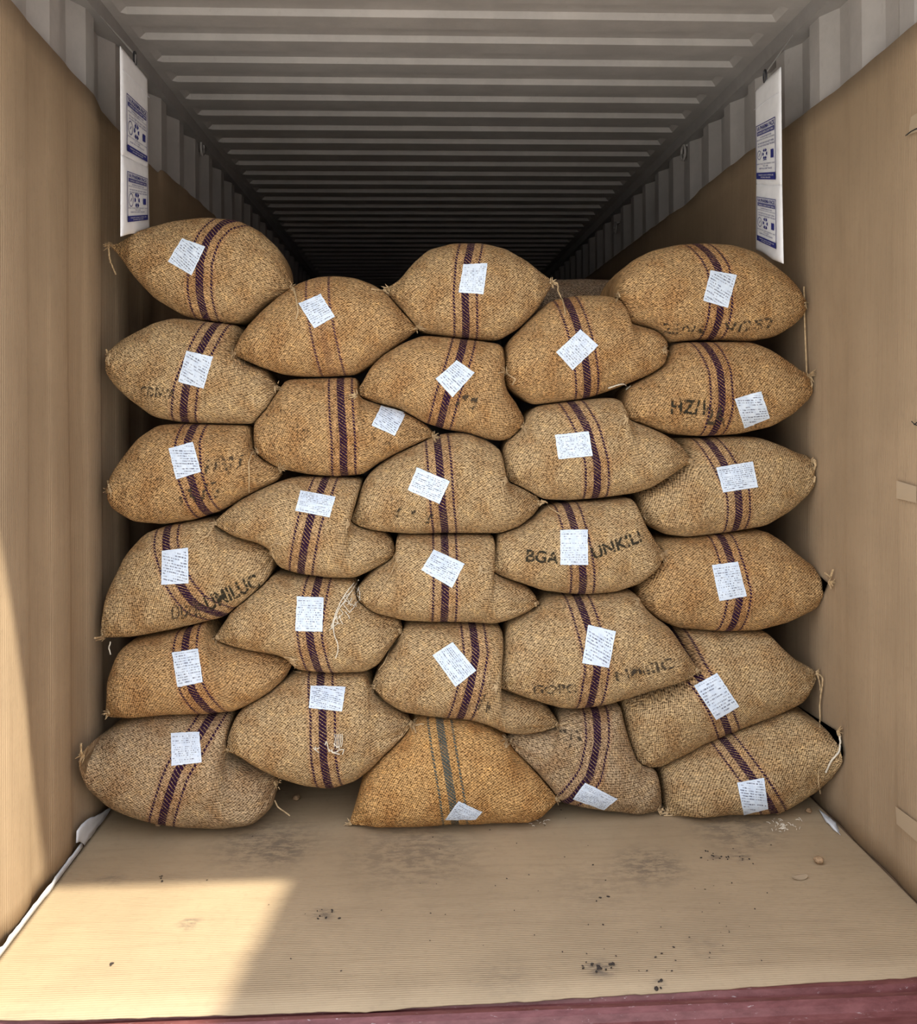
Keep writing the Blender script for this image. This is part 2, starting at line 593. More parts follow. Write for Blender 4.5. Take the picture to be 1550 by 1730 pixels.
# ------------------------------------------------------------------ kraft paper lining
def lining(side, tops, y0, y1):
    x0, s = (XL, 1) if side == 'l' else (XR, -1)
    bm = bmesh.new()
    n = int((y1 - y0) / 0.012)
    nz = 30
    amp = 0.012 if side == 'l' else 0.005
    rows = []
    for i in range(n + 1):
        y = y0 + (y1 - y0) * i / n
        k = 0
        while k < len(tops) - 2 and tops[k + 1][0] < y:
            k += 1
        f = min(1, max(0, (y - tops[k][0]) / (tops[k + 1][0] - tops[k][0])))
        top = tops[k][1] + (tops[k + 1][1] - tops[k][1]) * f + 0.004 * noise.noise((y * 9, 2, 5))
        ph = (y - (Y0 + 0.1)) / 0.278 * 2 * math.pi
        fold = math.sin(ph + 0.9)
        fold = math.copysign(abs(fold) ** 0.55, fold)
        col = []
        for j in range(nz + 1):
            z = 0.003 + (top - 0.003) * j / nz
            a = amp * (0.85 + 0.3 * noise.noise((y * 1.5, z * 0.8, 3.1)))
            a *= 1 - 0.6 * (j / nz) ** 3
            off = -a * 0.5 * (1 - fold) - 0.004 * (1 + noise.noise((y * 2.5, z * 1.7, 9.0)))
            col.append(bm.verts.new((x0 + s * off, y, z)))
        rows.append(col)
    for a, b in zip(rows, rows[1:]):
        for j in range(nz):
            bm.faces.new((a[j], a[j + 1], b[j + 1], b[j]))
    return bm


TL = [(2.0, 2.385), (2.29, 2.365), (2.90, 2.325), (2.97, 2.30), (3.25, 2.275), (3.40, 2.26), (3.62, 2.265), (3.66, 2.285), (4.3, 2.30), (6, 2.30), (9, 2.30)]
TR = [(2.0, 2.33), (2.34, 2.315), (2.75, 2.30), (3.12, 2.30), (3.46, 2.315), (4.08, 2.31), (4.3, 2.29), (4.5, 2.30), (9, 2.30)]
for side, tops, lab in (('l', TL, 'brown kraft paper lining the left side wall, sunlit near the doors'), ('r', TR, 'brown kraft paper lining the right side wall, fully shaded')):
    o = obj('kraft_paper_lining', lining(side, tops, Y0 + 0.02, 9.0), M_KRAFT_L, smooth=True)
    so = o.modifiers.new('s', 'SOLIDIFY')
    so.thickness = 0.003
    so.offset = -1 if side == 'l' else 1
    tag(o, lab, 'paper lining')
    if side == 'r':
        right_lining = o
for (pts, nm, mt) in (([(1516, 812), (1550, 822), (1550, 850), (1516, 842)], 'tape_strip', M_TAPE), ([(1514, 1362), (1552, 1390), (1552, 1424), (1516, 1392)], 'tape_strip', M_TAPE),
                      ([(1540, 198), (1552, 190), (1552, 222), (1536, 228)], 'tape_strip', M_TAPE)):
    bm = bmesh.new()
    f = [bm.verts.new(at_x(px, py, XR - 0.004) + Vector((-0.001, 0, 0))) for px, py in pts]
    bm.faces.new(f)
    obj(nm, bm, mt, right_lining)
for line in ([(1531, 229), (1540, 222), (1552, 216)], [(1541, 712), (1546, 717), (1552, 712)], [(1545, 717), (1552, 719)]):
    bm = bmesh.new()
    tube(bm, [at_x(px, py, XR - 0.006) for px, py in line], 0.0016)
    obj('pen_mark', bm, M_BLACKMARK, right_lining)

# floor sheet with its ragged front edge
front = [(-150, 1724), (0, 1722), (150, 1721), (300, 1717), (450, 1712), (560, 1707), (620, 1709), (700, 1701), (760, 1697), (800, 1695), (900, 1690), (1000, 1683), (1130, 1676), (1250, 1668),
         (1380, 1659), (1480, 1654), (1550, 1649), (1700, 1643)]
bm = bmesh.new()
fr = resample(front, 160)
edge = []
for i, (px, py) in enumerate(fr):
    q = at_z(px, py + 1.6 * noise.noise((i * 0.35, 0, 0)) + 0.8 * noise.noise((i * 1.3, 4, 0)), 0.004)
    q.x = min(max(q.x, XL + 0.004), XR - 0.004)
    edge.append(q)
edge = [e for i, e in enumerate(edge) if i == 0 or e.x > edge[i - 1].x + 1e-4]
for e1, e2 in zip(edge, edge[1:]):
    ny = 24
    for j in range(ny):
        def P(e, t):
            y = e.y + (3.9 - e.y) * t
            return Vector((e.x, y, 0.004 + (0.0015 * noise.noise((e.x * 3, y * 3, 0)))))
        bm.faces.new([bm.verts.new(P(e, t)) for e, t in ((e1, j / ny), (e2, j / ny), (e2, (j + 1) / ny), (e1, (j + 1) / ny))])
bmesh.ops.remove_doubles(bm, verts=bm.verts, dist=1e-5)
bmesh.ops.recalc_face_normals(bm, faces=bm.faces)
o = obj('floor_paper', bm, M_KRAFT_F, smooth=True)
so = o.modifiers.new('s', 'SOLIDIFY')
so.thickness = 0.003
so.offset = -1
tag(o, 'brown kraft paper sheet covering the floor before the sacks, ragged at the maroon sill', 'paper sheet')

# ------------------------------------------------------------------ jute sacks
BASE_D = 2.85


def depth_at(px, py):
    d = BASE_D + 0.13 * min(1, max(0, (1390 - py) / 950.0))
    lim = 9.0
    if px < VPX - 300:
        lim = (abs(XL) - 0.012) * F / (VPX - px)
    elif px > VPX + 300:
        lim = (XR - 0.012) * F / (px - VPX)
    return min(d, lim)


SACKS = []


def polyline_dist(p, line):
    """signed sideways distance (positive right of the downward line)"""
    best = None
    n = len(line)
    for i in range(n - 1):
        a, b = line[i], line[i + 1]
        d = b - a
        L2 = d.x * d.x + d.y * d.y
        t = ((p.x - a.x) * d.x + (p.y - a.y) * d.y) / L2
        if i > 0:
            t = max(0, t)
        if i < n - 2:
            t = min(1, t)
        q = Vector((a.x + d.x * t, a.y + d.y * t))
        dist = math.hypot(p.x - q.x, p.y - q.y)
        cr = d.x * (p.y - a.y) - d.y * (p.x - a.x)
        if best is None or dist < abs(best):
            best = math.copysign(dist, cr)
    return best


def make_sack(code, top, bottom, stripe, label_px, label, colr, fleck=0.5, ear=(0, 0), off=0.0, bulge=0.13, mat=None, back=0.62, lab_mat=0, nudge=None):
    NC, NF, NB = 72, 30, 12
    dens = lambda t: 0.5 - 0.5 * math.cos(math.pi * t)
    T = smooth_line(resample(top, 240), 26)
    B = smooth_line(resample(bottom, 240), 26)
    T = resample(T, NC + 1, dens)
    B = resample(B, NC + 1, dens)
    seed = sum(ord(ch) for ch in code) * 1.7
    rows = []
    cols = []
    for j in range(NC + 1):
        t = dens(j / NC)
        d1, d2 = depth_at(*T[j]), depth_at(*B[j])
        e = -ear[0] * (1 - t) ** 3 - ear[1] * t ** 3 + off
        tp, bp = at_depth(T[j][0], T[j][1], d1 + e), at_depth(B[j][0], B[j][1], d2 + e)
        if abs(off) < 1e-6 or off < 0.3:
            bp.z = max(bp.z, 0.012)
            tp.z = max(tp.z, 0.012)
        cols.append((t, tp, bp))
    h_max = max((c[1] - c[2]).length / 2 for c in cols)
    bm = bmesh.new()
    uvw = bm.loops.layers.uv.new('weave')
    uvs = bm.loops.layers.uv.new('stripe')
    info = {}
    sl = [at_depth(px, py, depth_at(px, py) - bulge * 0.7 + off) for px, py in stripe] if stripe else None
    ulen = 0.0
    prevm = None
    for j, (t, tp, bp) in enumerate(cols):
        mid = (tp + bp) / 2
        hv = (tp - bp) / 2
        h = hv.length
        if prevm is not None:
            ulen += (Vector((mid.x, mid.z)) - prevm).length
        prevm = Vector((mid.x, mid.z))
        bl = bulge * (max(0, 4 * t * (1 - t))) ** 0.5 * min(1, h / 0.07) ** 0.7
        bk = back * min(1, h / (0.75 * h_max)) ** 1.2
        ring = []
        vlen = 0.0
        prev = None
        # front: bottom (-90) to top (+90); then the back
        for i in range(NF + NB):
            if i <= NF:
                ph = -math.pi / 2 + math.pi * i / NF
                sn, cs = math.sin(ph), math.cos(ph)
                p = mid + hv * math.copysign(abs(sn) ** 0.97, sn)
                y = -bl * cs ** 0.9 if cs > 1e-6 else 0
                wr_ = cs ** 0.5 if cs > 0 else 0
                nz = noise.fractal((p.x * 7 + seed, p.z * 7, seed), 1.0, 2.0, 3) * 0.013 + 0.0035 * noise.noise((p.x * 22 + seed, p.z * 22, 3))
                # pull folds running out of the two ears
                ea = (abs(2 * t - 1)) ** 3
                nz += 0.009 * ea * math.sin(sn * 9 + seed + 3 * t)
                y += nz * wr_ * min(1, h / 0.05)
            else:
                ps = math.pi * (i - NF) / NB
                sn, cs = math.sin(ps), math.cos(ps)
                p = mid + hv * (math.copysign(abs(cs) ** 0.6, cs) * (1 - 0.14 * sn))
                y = bk * sn ** 0.7
            q = Vector((p.x, mid.y + (p.y - mid.y) + y, p.z))
            if prev is not None:
                vlen += (q - prev).length
            prev = q
            ring.append((bm.verts.new(q), vlen))
        mv = ring[NF // 2][1]
        for (v, vl) in ring:
            st = polyline_dist(Vector((v.co.x, -v.co.z)), [Vector((s.x, -s.z)) for s in sl]) if sl else 9
            info[v] = (ulen, vl - mv, -st, h)
        rows.append([r[0] for r in ring])
    faces = []
    n = NF + NB
    for j in range(NC):
        for i in range(n):
            quad = (rows[j][i], rows[j + 1][i], rows[j + 1][(i + 1) % n], rows[j][(i + 1) % n])
            f = bm.faces.new(quad)
            vmax = None
            for lp in f.loops:
                u, v, s, _ = info[lp.vert]
                if i == n - 1 and lp.vert in (rows[j][0], rows[j + 1][0]):
                    v = -v
                lp[uvw].uv = (u, v)
                lp[uvs].uv = (s, v)
    bmesh.ops.remove_doubles(bm, verts=bm.verts, dist=2e-5)
    bmesh.ops.recalc_face_normals(bm, faces=bm.faces)
    body_pts = None
    tipL, tipR = cols[0][1].copy(), cols[-1][1].copy()
    c0 = sum((c[1] + c[2] for c in cols), Vector()) / (2 * len(cols))
    base = Vector((c0.x, c0.y, min(c[2].z for c in cols)))
    SACKS.append(dict(code=code, bm=bm, mat=mat or M_SACK, col=tuple(colr) + (fleck,), label_px=label_px, label=label, base=base, tipL=tipL, tipR=tipR, off=off, lab_mat=lab_mat, kids=[], seed=seed))


C1_ = (0.48, 0.325, 0.165)
CW = (0.49, 0.315, 0.15)     # warmer
CP = (0.50, 0.355, 0.19)     # paler
CG = (0.44, 0.32, 0.19)     # greyer
CO = (0.56, 0.335, 0.135)    # orange

exec_data = True
make_sack('A1', [(183, 414), (200, 412), (247, 389), (295, 375), (350, 369), (402, 373), (440, 391), (473, 422), (489, 465), (497, 487)],
          [(183, 414), (196, 425), (208, 440), (231, 470), (263, 505), (311, 534), (356, 545), (402, 547), (430, 534), (450, 513), (485, 497), (497, 487)],
          [(380, 370), (376, 372), (356, 405), (344, 446), (340, 495), (344, 545)], [(308, 403), (347, 417), (324, 465), (284, 442)],
          'burlap sack topmost at the left wall, below the hanging desiccant strip', C1_, 0.5, lab_mat=1)
make_sack('A2', [(180, 600), (195, 585), (215, 572), (263, 546), (295, 538), (344, 542), (404, 550), (418, 575), (430, 604), (450, 628), (471, 655)],
          [(180, 600), (184, 632), (200, 655), (221, 675), (263, 705), (311, 714), (376, 717), (431, 716), (460, 693), (471, 655)],
          [(362, 543), (344, 592), (319, 653), (305, 714)], [(316, 593), (360, 603), (344, 656), (301, 645)],
          'pale burlap sack with blurred black stencilling, second down the left wall', CP, 0.5, lab_mat=1)
make_sack('A3', [(181, 829), (190, 805), (208, 777), (237, 739), (269, 718), (311, 715), (376, 716), (424, 719), (428, 758), (440, 772), (460, 783), (477, 791)],
          [(181, 829), (192, 858), (231, 881), (279, 885), (331, 877), (376, 862), (414, 841), (440, 827), (473, 810), (477, 791)],
          [(323, 714), (319, 745), (324, 800), (337, 842), (346, 868)], [(285, 758), (326, 747), (340, 797), (298, 810)],
          'burlap sack with dark smeared print below its paper, third down the left wall', CW, 0.8, lab_mat=1)
make_sack('A4', [(171, 1077), (176, 1040), (185, 997), (215, 935), (247, 900), (289, 886), (331, 879), (366, 874), (364, 890), (395, 905), (440, 917), (462, 934)],
          [(171, 1077), (192, 1076), (231, 1073), (279, 1064), (331, 1053), (382, 1040), (424, 1014), (450, 990), (463, 958), (462, 934)],
          [(274, 885), (282, 923), (297, 960), (312, 989), (333, 1020), (372, 1045)], [(274, 931), (318, 926), (319, 985), (273, 988)],
          'tilted burlap sack with black scrawled lettering along its lower edge, at left wall', CP, 0.25, lab_mat=1, bulge=0.12)
make_sack('A5', [(178, 1205), (182, 1181), (187, 1140), (204, 1097), (223, 1082), (255, 1075), (303, 1066), (350, 1048), (362, 1082), (400, 1090), (449, 1098), (481, 1113), (497, 1117)],
          [(178, 1205), (188, 1212), (239, 1207), (287, 1203), (352, 1201), (400, 1197), (426, 1185), (458, 1166), (484, 1143), (497, 1117)],
          [(308, 1060), (313, 1094), (329, 1159), (351, 1200)], [(291, 1103), (335, 1096), (343, 1152), (300, 1161)],
          'burlap sack directly on top of the bottom left corner sack', CW, 0.3, lab_mat=0)
make_sack('A6', [(135, 1278), (145, 1262), (165, 1250), (191, 1230), (223, 1213), (271, 1206), (336, 1203), (395, 1201), (388, 1240), (386, 1268), (400, 1279), (433, 1295), (463, 1306), (470, 1322)],
          [(135, 1278), (139, 1298), (158, 1326), (191, 1355), (232, 1372), (271, 1385), (320, 1391), (384, 1392), (433, 1385), (462, 1360), (470, 1322)],
          [(362, 1200), (339, 1239), (304, 1297), (273, 1388)], [(289, 1239), (337, 1237), (341, 1288), (290, 1294)],
          'large burlap sack on the floor in the left corner of the stack', CG, 0.35, lab_mat=2, bulge=0.15)

make_sack('B1', [(391, 598), (399, 585), (408, 566), (440, 530), (473, 501), (505, 480), (537, 469), (569, 467), (602, 471), (634, 483), (655, 498), (673, 519), (699, 544), (711, 553)],
          [(391, 598), (408, 606), (440, 620), (479, 633), (515, 637), (553, 637), (600, 634), (635, 612), (657, 594), (689, 571), (711, 553)],
          [(535, 470), (540, 520), (550, 575), (562, 636)], [(505, 513), (542, 497), (566, 535), (531, 555)],
          'burlap sack with faint stripes, wedged between the top left and top middle sacks', CW, 0.3, lab_mat=0, mat=M_SACK_FAINT, ear=(0.03, 0))
make_sack('B2', [(429, 762), (430, 740), (431, 711), (450, 688), (472, 662), (482, 642), (505, 640), (553, 639), (605, 637), (606, 668), (634, 681), (676, 691), (705, 706), (728, 724), (737, 737)],
          [(429, 762), (440, 773), (473, 791), (521, 801), (569, 805), (614, 801), (642, 781), (667, 768), (709, 749), (737, 737)],
          [(573, 636), (578, 690), (582, 740), (580, 806)], [(644, 686), (686, 698), (667, 736), (628, 719)],
          'burlap sack flecked with dark oil, its paper set right of the stripes near the seam', CW, 0.9, lab_mat=1)
make_sack('B3', [(360, 884), (368, 876), (376, 868), (408, 843), (440, 827), (475, 812), (500, 806), (537, 805), (580, 806), (614, 808), (604, 845), (590, 880), (620, 890), (647, 897), (664, 912), (671, 940)],
          [(360, 884), (369, 891), (395, 905), (440, 916), (460, 928), (464, 942), (473, 957), (505, 967), (553, 974), (602, 974), (634, 959), (671, 940)],
          [(549, 805), (538, 845), (527, 874), (507, 968)], [(508, 829), (567, 840), (557, 874), (499, 863)],
          'burlap sack with wide landscape paper across its stripes, its left ear over a scrawled sack', CP, 0.2, lab_mat=0, ear=(0.03, 0))
make_sack('B4', [(363, 1078), (372, 1062), (382, 1048), (395, 1026), (424, 1000), (450, 978), (466, 969), (500, 972), (537, 975), (600, 976), (605, 1005), (634, 1030), (665, 1041), (679, 1052), (681, 1066)],
          [(363, 1078), (368, 1084), (420, 1094), (471, 1102), (491, 1111), (505, 1128), (530, 1131), (562, 1133), (618, 1132), (641, 1120), (657, 1096), (681, 1066)],
          [(537, 972), (532, 1010), (525, 1060), (528, 1090), (537, 1133)], [(502, 1008), (547, 1010), (545, 1067), (499, 1066)],
          'burlap sack with loose white threads hanging right of its printed paper', CP, 0.3, lab_mat=2)
make_sack('B5', [(379, 1269), (382, 1255), (387, 1239), (400, 1208), (420, 1189), (458, 1166), (491, 1143), (510, 1134), (562, 1134), (620, 1135), (626, 1160), (637, 1176), (663, 1195), (689, 1211), (699, 1223)],
          [(379, 1269), (394, 1271), (416, 1279), (449, 1295), (475, 1308), (513, 1321), (560, 1328), (602, 1315), (628, 1294), (657, 1266), (683, 1244), (699, 1223)],
          [(536, 1132), (547, 1201), (549, 1278), (555, 1330)], [(525, 1159), (584, 1161), (578, 1202), (522, 1196)],
          'burlap sack with white stitched repair on its stripes, raised above the bare floor gap', CP, 0.15, lab_mat=1, ear=(0.05, 0))

make_sack('C1', [(651, 488), (662, 482), (676, 473), (699, 445), (725, 423), (764, 413), (812, 412), (854, 422), (886, 440), (912, 460), (928, 470), (936, 477)],
          [(651, 488), (662, 505), (676, 522), (699, 548), (715, 562), (764, 570), (812, 575), (844, 575), (876, 556), (905, 527), (922, 500), (936, 477)],
          [(797, 412), (789, 445), (785, 499), (789, 576)], [(783, 447), (824, 445), (817, 497), (775, 494)],
          'topmost middle burlap sack with a smudged form taped over its stripes', C1_, 0.25, lab_mat=2)
make_sack('C2', [(597, 668), (604, 658), (612, 648), (625, 623), (647, 600), (683, 579), (715, 567), (764, 571), (815, 577), (849, 582), (853, 606), (851, 640), (856, 661), (870, 678), (886, 706), (888, 722)],
          [(597, 668), (634, 680), (676, 692), (715, 713), (751, 725), (780, 730), (822, 742), (847, 745), (870, 738), (888, 722)],
          [(787, 568), (776, 606), (755, 670), (741, 730)], [(772, 609), (802, 630), (765, 671), (736, 640)],
          'burlap sack with diamond-set paper, second down the middle under the topmost one', CW, 0.45, lab_mat=0, ear=(0.02, 0.0))
make_sack('C3', [(584, 885), (592, 875), (599, 861), (615, 813), (628, 795), (667, 766), (705, 749), (744, 733), (789, 729), (822, 743), (847, 760), (851, 790), (854, 812), (883, 820), (902, 832), (916, 849)],
          [(584, 885), (600, 888), (628, 894), (660, 898), (699, 901), (747, 899), (796, 900), (844, 900), (873, 890), (902, 869), (916, 849)],
          [(738, 727), (743, 790), (747, 855), (753, 902)], [(705, 790), (760, 813), (743, 851), (689, 828)],
          'large burlap sack in the middle of the stack with tilted paper left of its stripes', CP, 0.55, lab_mat=0, bulge=0.14)
make_sack('C4', [(594, 1010), (602, 996), (612, 984), (634, 962), (662, 945), (671, 935), (668, 912), (672, 903), (699, 902), (764, 902), (836, 903), (836, 925), (822, 952), (854, 975), (886, 988), (904, 1003), (911, 1020)],
          [(594, 1010), (605, 1020), (634, 1033), (683, 1046), (731, 1048), (780, 1048), (834, 1052), (860, 1045), (893, 1032), (911, 1020)],
          [(752, 901), (752, 942), (752, 990), (751, 1048)], [(733, 929), (785, 953), (764, 993), (712, 963)],
          'clean burlap sack with straight vertical stripes and tilted paper, fourth down the middle', CP, 0.15, lab_mat=0, ear=(0.03, 0.02))
make_sack('C5', [(627, 1160), (632, 1146), (637, 1136), (654, 1108), (673, 1085), (684, 1054), (737, 1050), (786, 1052), (846, 1054), (851, 1075), (847, 1105), (836, 1155), (850, 1166), (883, 1174), (915, 1187), (934, 1205), (947, 1225)],
          [(627, 1160), (650, 1182), (683, 1200), (721, 1206), (786, 1211), (818, 1218), (850, 1231), (883, 1236), (915, 1234), (947, 1225)],
          [(799, 1048), (804, 1101), (795, 1149), (780, 1210)], [(765, 1085), (805, 1133), (770, 1160), (731, 1107)],
          'burlap sack with diagonal paper left of bending stripes, above the orange sack', CP, 0.2, lab_mat=0)
make_sack('C6', [(587, 1401), (592, 1385), (599, 1366), (612, 1323), (625, 1302), (650, 1269), (689, 1237), (706, 1216), (737, 1209), (786, 1214), (825, 1227), (857, 1247), (866, 1268), (899, 1296), (925, 1324), (946, 1350)],
          [(587, 1401), (605, 1405), (625, 1404), (673, 1399), (721, 1390), (770, 1386), (834, 1387), (883, 1386), (915, 1373), (946, 1350)],
          [(740, 1208), (750, 1262), (763, 1336), (769, 1388)], [(775, 1353), (815, 1371), (804, 1384), (752, 1384)],
          'orange burlap sack with grey-green stripes, on the floor below the middle', CO, 0.1, lab_mat=1, mat=M_SACK_GREY, off=-0.02)

make_sack('D1', [(850, 630), (852, 610), (857, 578), (880, 555), (905, 530), (931, 508), (973, 500), (1022, 500), (1050, 508), (1058, 545), (1084, 553), (1108, 559), (1124, 572), (1127, 592)],
          [(850, 630), (857, 655), (880, 671), (899, 684), (941, 680), (989, 674), (1025, 662), (1069, 645), (1099, 632), (1122, 616), (1127, 592)],
          [(960, 500), (970, 541), (986, 612), (997, 672)], [(981, 557), (1011, 584), (968, 625), (940, 595)],
          'burlap sack with diamond-set paper, its blunt right end under the topmost right sack', CW, 0.4, lab_mat=2, bulge=0.14)
make_sack('D2', [(851, 812), (849, 782), (851, 752), (862, 736), (885, 720), (890, 700), (905, 686), (957, 678), (1022, 672), (1048, 673), (1055, 706), (1099, 723), (1122, 734), (1146, 749), (1171, 779)],
          [(851, 812), (870, 820), (893, 830), (918, 843), (957, 845), (1010, 841), (1069, 833), (1099, 823), (1128, 805), (1171, 779)],
          [(967, 674), (989, 722), (1005, 781), (1010, 845)], [(938, 735), (995, 729), (1002, 770), (944, 776)],
          'burlap sack with landscape paper left of its stripes and a long sharp right ear', CP, 0.35, lab_mat=2, ear=(0, 0.055))
make_sack('D3', [(809, 963), (818, 953), (828, 945), (838, 925), (842, 901), (876, 890), (905, 875), (922, 856), (957, 849), (1022, 845), (1068, 840), (1078, 862), (1088, 885), (1105, 911), (1124, 938)],
          [(809, 963), (825, 968), (850, 973), (886, 985), (915, 995), (957, 1001), (985, 1003), (1039, 998), (1078, 985), (1108, 963), (1124, 938)],
          [(960, 847), (968, 890), (981, 958), (986, 1004)], [(947, 896), (993, 895), (994, 954), (947, 954)],
          'burlap sack with bold black stencilled letters on both sides of an upright paper', CP, 0.12, lab_mat=2, ear=(0.03, 0.055))
make_sack('D4', [(835, 1159), (838, 1146), (842, 1130), (850, 1101), (855, 1068), (860, 1050), (885, 1036), (915, 1025), (917, 1008), (957, 1005), (989, 1004), (1039, 999), (1073, 998), (1084, 1020), (1105, 1042), (1130, 1058), (1150, 1088), (1168, 1114), (1183, 1133)],
          [(835, 1159), (850, 1164), (883, 1172), (915, 1183), (947, 1191), (980, 1192), (1025, 1185), (1071, 1170), (1116, 1157), (1162, 1145), (1183, 1133)],
          [(978, 1000), (988, 1042), (999, 1090), (1003, 1123), (998, 1192)], [(994, 1056), (1041, 1067), (1029, 1128), (984, 1120)],
          'big rippled burlap sack with faint black letters along its lower seam', CP, 0.6, lab_mat=1, bulge=0.15, ear=(0.03, 0.07))
make_sack('D5', [(853, 1250), (866, 1240), (890, 1236), (915, 1235), (945, 1229), (943, 1205), (963, 1197), (1012, 1194), (1047, 1186), (1053, 1217), (1065, 1256), (1078, 1290), (1108, 1297), (1116, 1330), (1119, 1372)],
          [(853, 1250), (870, 1272), (899, 1295), (925, 1325), (947, 1352), (979, 1359), (1021, 1366), (1050, 1368), (1086, 1374), (1119, 1376)],
          [(1012, 1190), (1008, 1252), (995, 1305), (965, 1352)], [(989, 1322), (1044, 1349), (1021, 1368), (968, 1349)],
          'greyish burlap sack on the floor between the orange sack and the right corner sack', CG, 0.4, lab_mat=0, bulge=0.10, off=0.006)

make_sack('E1', [(1041, 500), (1040, 480), (1046, 461), (1069, 440), (1099, 425), (1143, 415), (1188, 412), (1238, 416), (1271, 427), (1298, 447), (1321, 465), (1345, 489), (1367, 514)],
          [(1041, 500), (1047, 530), (1060, 549), (1084, 551), (1105, 558), (1128, 579), (1173, 575), (1217, 575), (1265, 577), (1306, 570), (1336, 552), (1360, 530), (1367, 514)],
          [(1187, 410), (1200, 433), (1209, 457), (1212, 514), (1211, 578)], [(1201, 457), (1245, 465), (1230, 520), (1188, 508)],
          'topmost right burlap sack with dark blotched print along its underside', CW, 0.35, lab_mat=1, bulge=0.14)
make_sack('E2', [(1054, 709), (1052, 684), (1063, 654), (1099, 634), (1124, 618), (1131, 600), (1134, 582), (1158, 578), (1217, 578), (1262, 578), (1292, 588), (1321, 608), (1351, 627), (1379, 634)],
          [(1054, 709), (1075, 713), (1099, 722), (1128, 733), (1188, 737), (1247, 733), (1300, 721), (1336, 700), (1363, 674), (1376, 655), (1379, 634)],
          [(1195, 575), (1209, 626), (1214, 677), (1211, 738)], [(1241, 674), (1286, 661), (1301, 706), (1258, 723)],
          'burlap sack with black numerals left of its stripes and paper at lower right', CW, 0.75, lab_mat=1, ear=(0.03, 0))
make_sack('E3', [(1085, 880), (1077, 860), (1079, 833), (1095, 795), (1115, 755), (1136, 740), (1188, 739), (1232, 737), (1277, 738), (1312, 750), (1345, 765), (1372, 771), (1382, 779)],
          [(1085, 880), (1099, 891), (1122, 902), (1158, 906), (1232, 898), (1292, 887), (1330, 863), (1357, 839), (1378, 810), (1382, 779)],
          [(1199, 737), (1217, 777), (1241, 831), (1250, 900)], [(1210, 790), (1272, 780), (1281, 823), (1222, 832)],
          'plain burlap sack with landscape paper on slanting stripes, third down the right wall', CP, 0.15, lab_mat=0, off=0.02)
make_sack('E4', [(1075, 1013), (1077, 990), (1092, 955), (1108, 912), (1158, 907), (1232, 899), (1292, 896), (1321, 914), (1351, 940), (1390, 968), (1411, 985)],
          [(1075, 1013), (1084, 1024), (1108, 1044), (1143, 1059), (1217, 1064), (1277, 1062), (1321, 1050), (1366, 1029), (1401, 1000), (1411, 985)],
          [(1226, 897), (1232, 946), (1244, 997), (1238, 1066)], [(1203, 955), (1247, 949), (1262, 1007), (1216, 1015)],
          'burlap sack with frayed pointed right end touching the wall, fourth down the right wall', CW, 0.3, lab_mat=2, off=0.02)
make_sack('E5', [(1076, 1293), (1066, 1262), (1057, 1225), (1050, 1186), (1085, 1130), (1115, 1085), (1140, 1063), (1192, 1064), (1253, 1066), (1295, 1066), (1314, 1088), (1344, 1115), (1370, 1128), (1385, 1138)],
          [(1076, 1293), (1090, 1294), (1116, 1290), (1147, 1276), (1192, 1251), (1253, 1227), (1314, 1203), (1350, 1185), (1371, 1160), (1385, 1138)],
          [(1142, 1060), (1180, 1141), (1207, 1182), (1235, 1240)], [(1173, 1159), (1212, 1137), (1249, 1193), (1210, 1216)],
          'steeply tilted burlap sack with diagonal paper, lying on the right corner sack', CP, 0.15, lab_mat=0, off=0.02, bulge=0.12)
make_sack('E6', [(1124, 1404), (1126, 1369), (1122, 1329), (1119, 1299), (1150, 1280), (1192, 1255), (1253, 1230), (1314, 1209), (1344, 1202), (1374, 1216), (1405, 1228), (1422, 1236)],
          [(1124, 1404), (1138, 1406), (1160, 1404), (1192, 1397), (1238, 1388), (1283, 1376), (1329, 1358), (1371, 1333), (1395, 1311), (1414, 1284), (1422, 1260), (1422, 1236)],
          [(1215, 1232), (1241, 1272), (1268, 1311), (1303, 1364)], [(1246, 1322), (1291, 1314), (1298, 1366), (1257, 1376)],
          'tilted burlap sack on the floor in the right corner, faint green tinge on top', CP, 0.15, lab_mat=1)
# the next layer of sacks, just seen over the dip between the top middle and the top right sack
make_sack('F1', [(905, 520), (912, 485), (930, 474), (985, 472), (1040, 474), (1075, 486), (1085, 520)],
          [(905, 520), (915, 545), (940, 556), (990, 560), (1045, 556), (1072, 545), (1085, 520)],
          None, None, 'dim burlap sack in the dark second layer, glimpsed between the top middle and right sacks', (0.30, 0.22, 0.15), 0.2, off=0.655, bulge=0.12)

# --- settle: sacks that lie behind an ear are dented by it
BY = {s['code']: s for s in SACKS}
for front_c, back_c in (('D2', 'E3'), ('D3', 'E4'), ('D4', 'E5'), ('B1', 'A2'), ('C1', 'F1'), ('D1', 'F1'), ('E1', 'F1')):
    A, Bk = BY[front_c], BY[back_c]
    tree = BVHTree.FromBMesh(A['bm'])
    push = {}
    for v in Bk['bm'].verts:
        hit = tree.ray_cast(Vector((v.co.x, 9, v.co.z)), Vector((0, -1, 0)))
        push[v] = 0.0
        if hit[0] is not None:
            yb = hit[0].y
            if v.co.y < yb + 0.004 and yb - v.co.y < 0.30:
                push[v] = yb + 0.004 - v.co.y
    need = dict(push)
    for _ in range(5):
        push = {v: max(need[v], sum(push[e.other_vert(v)] for e in v.link_edges) / len(v.link_edges)) for v in push}
    for v, dy in push.items():
        v.co.y += dy


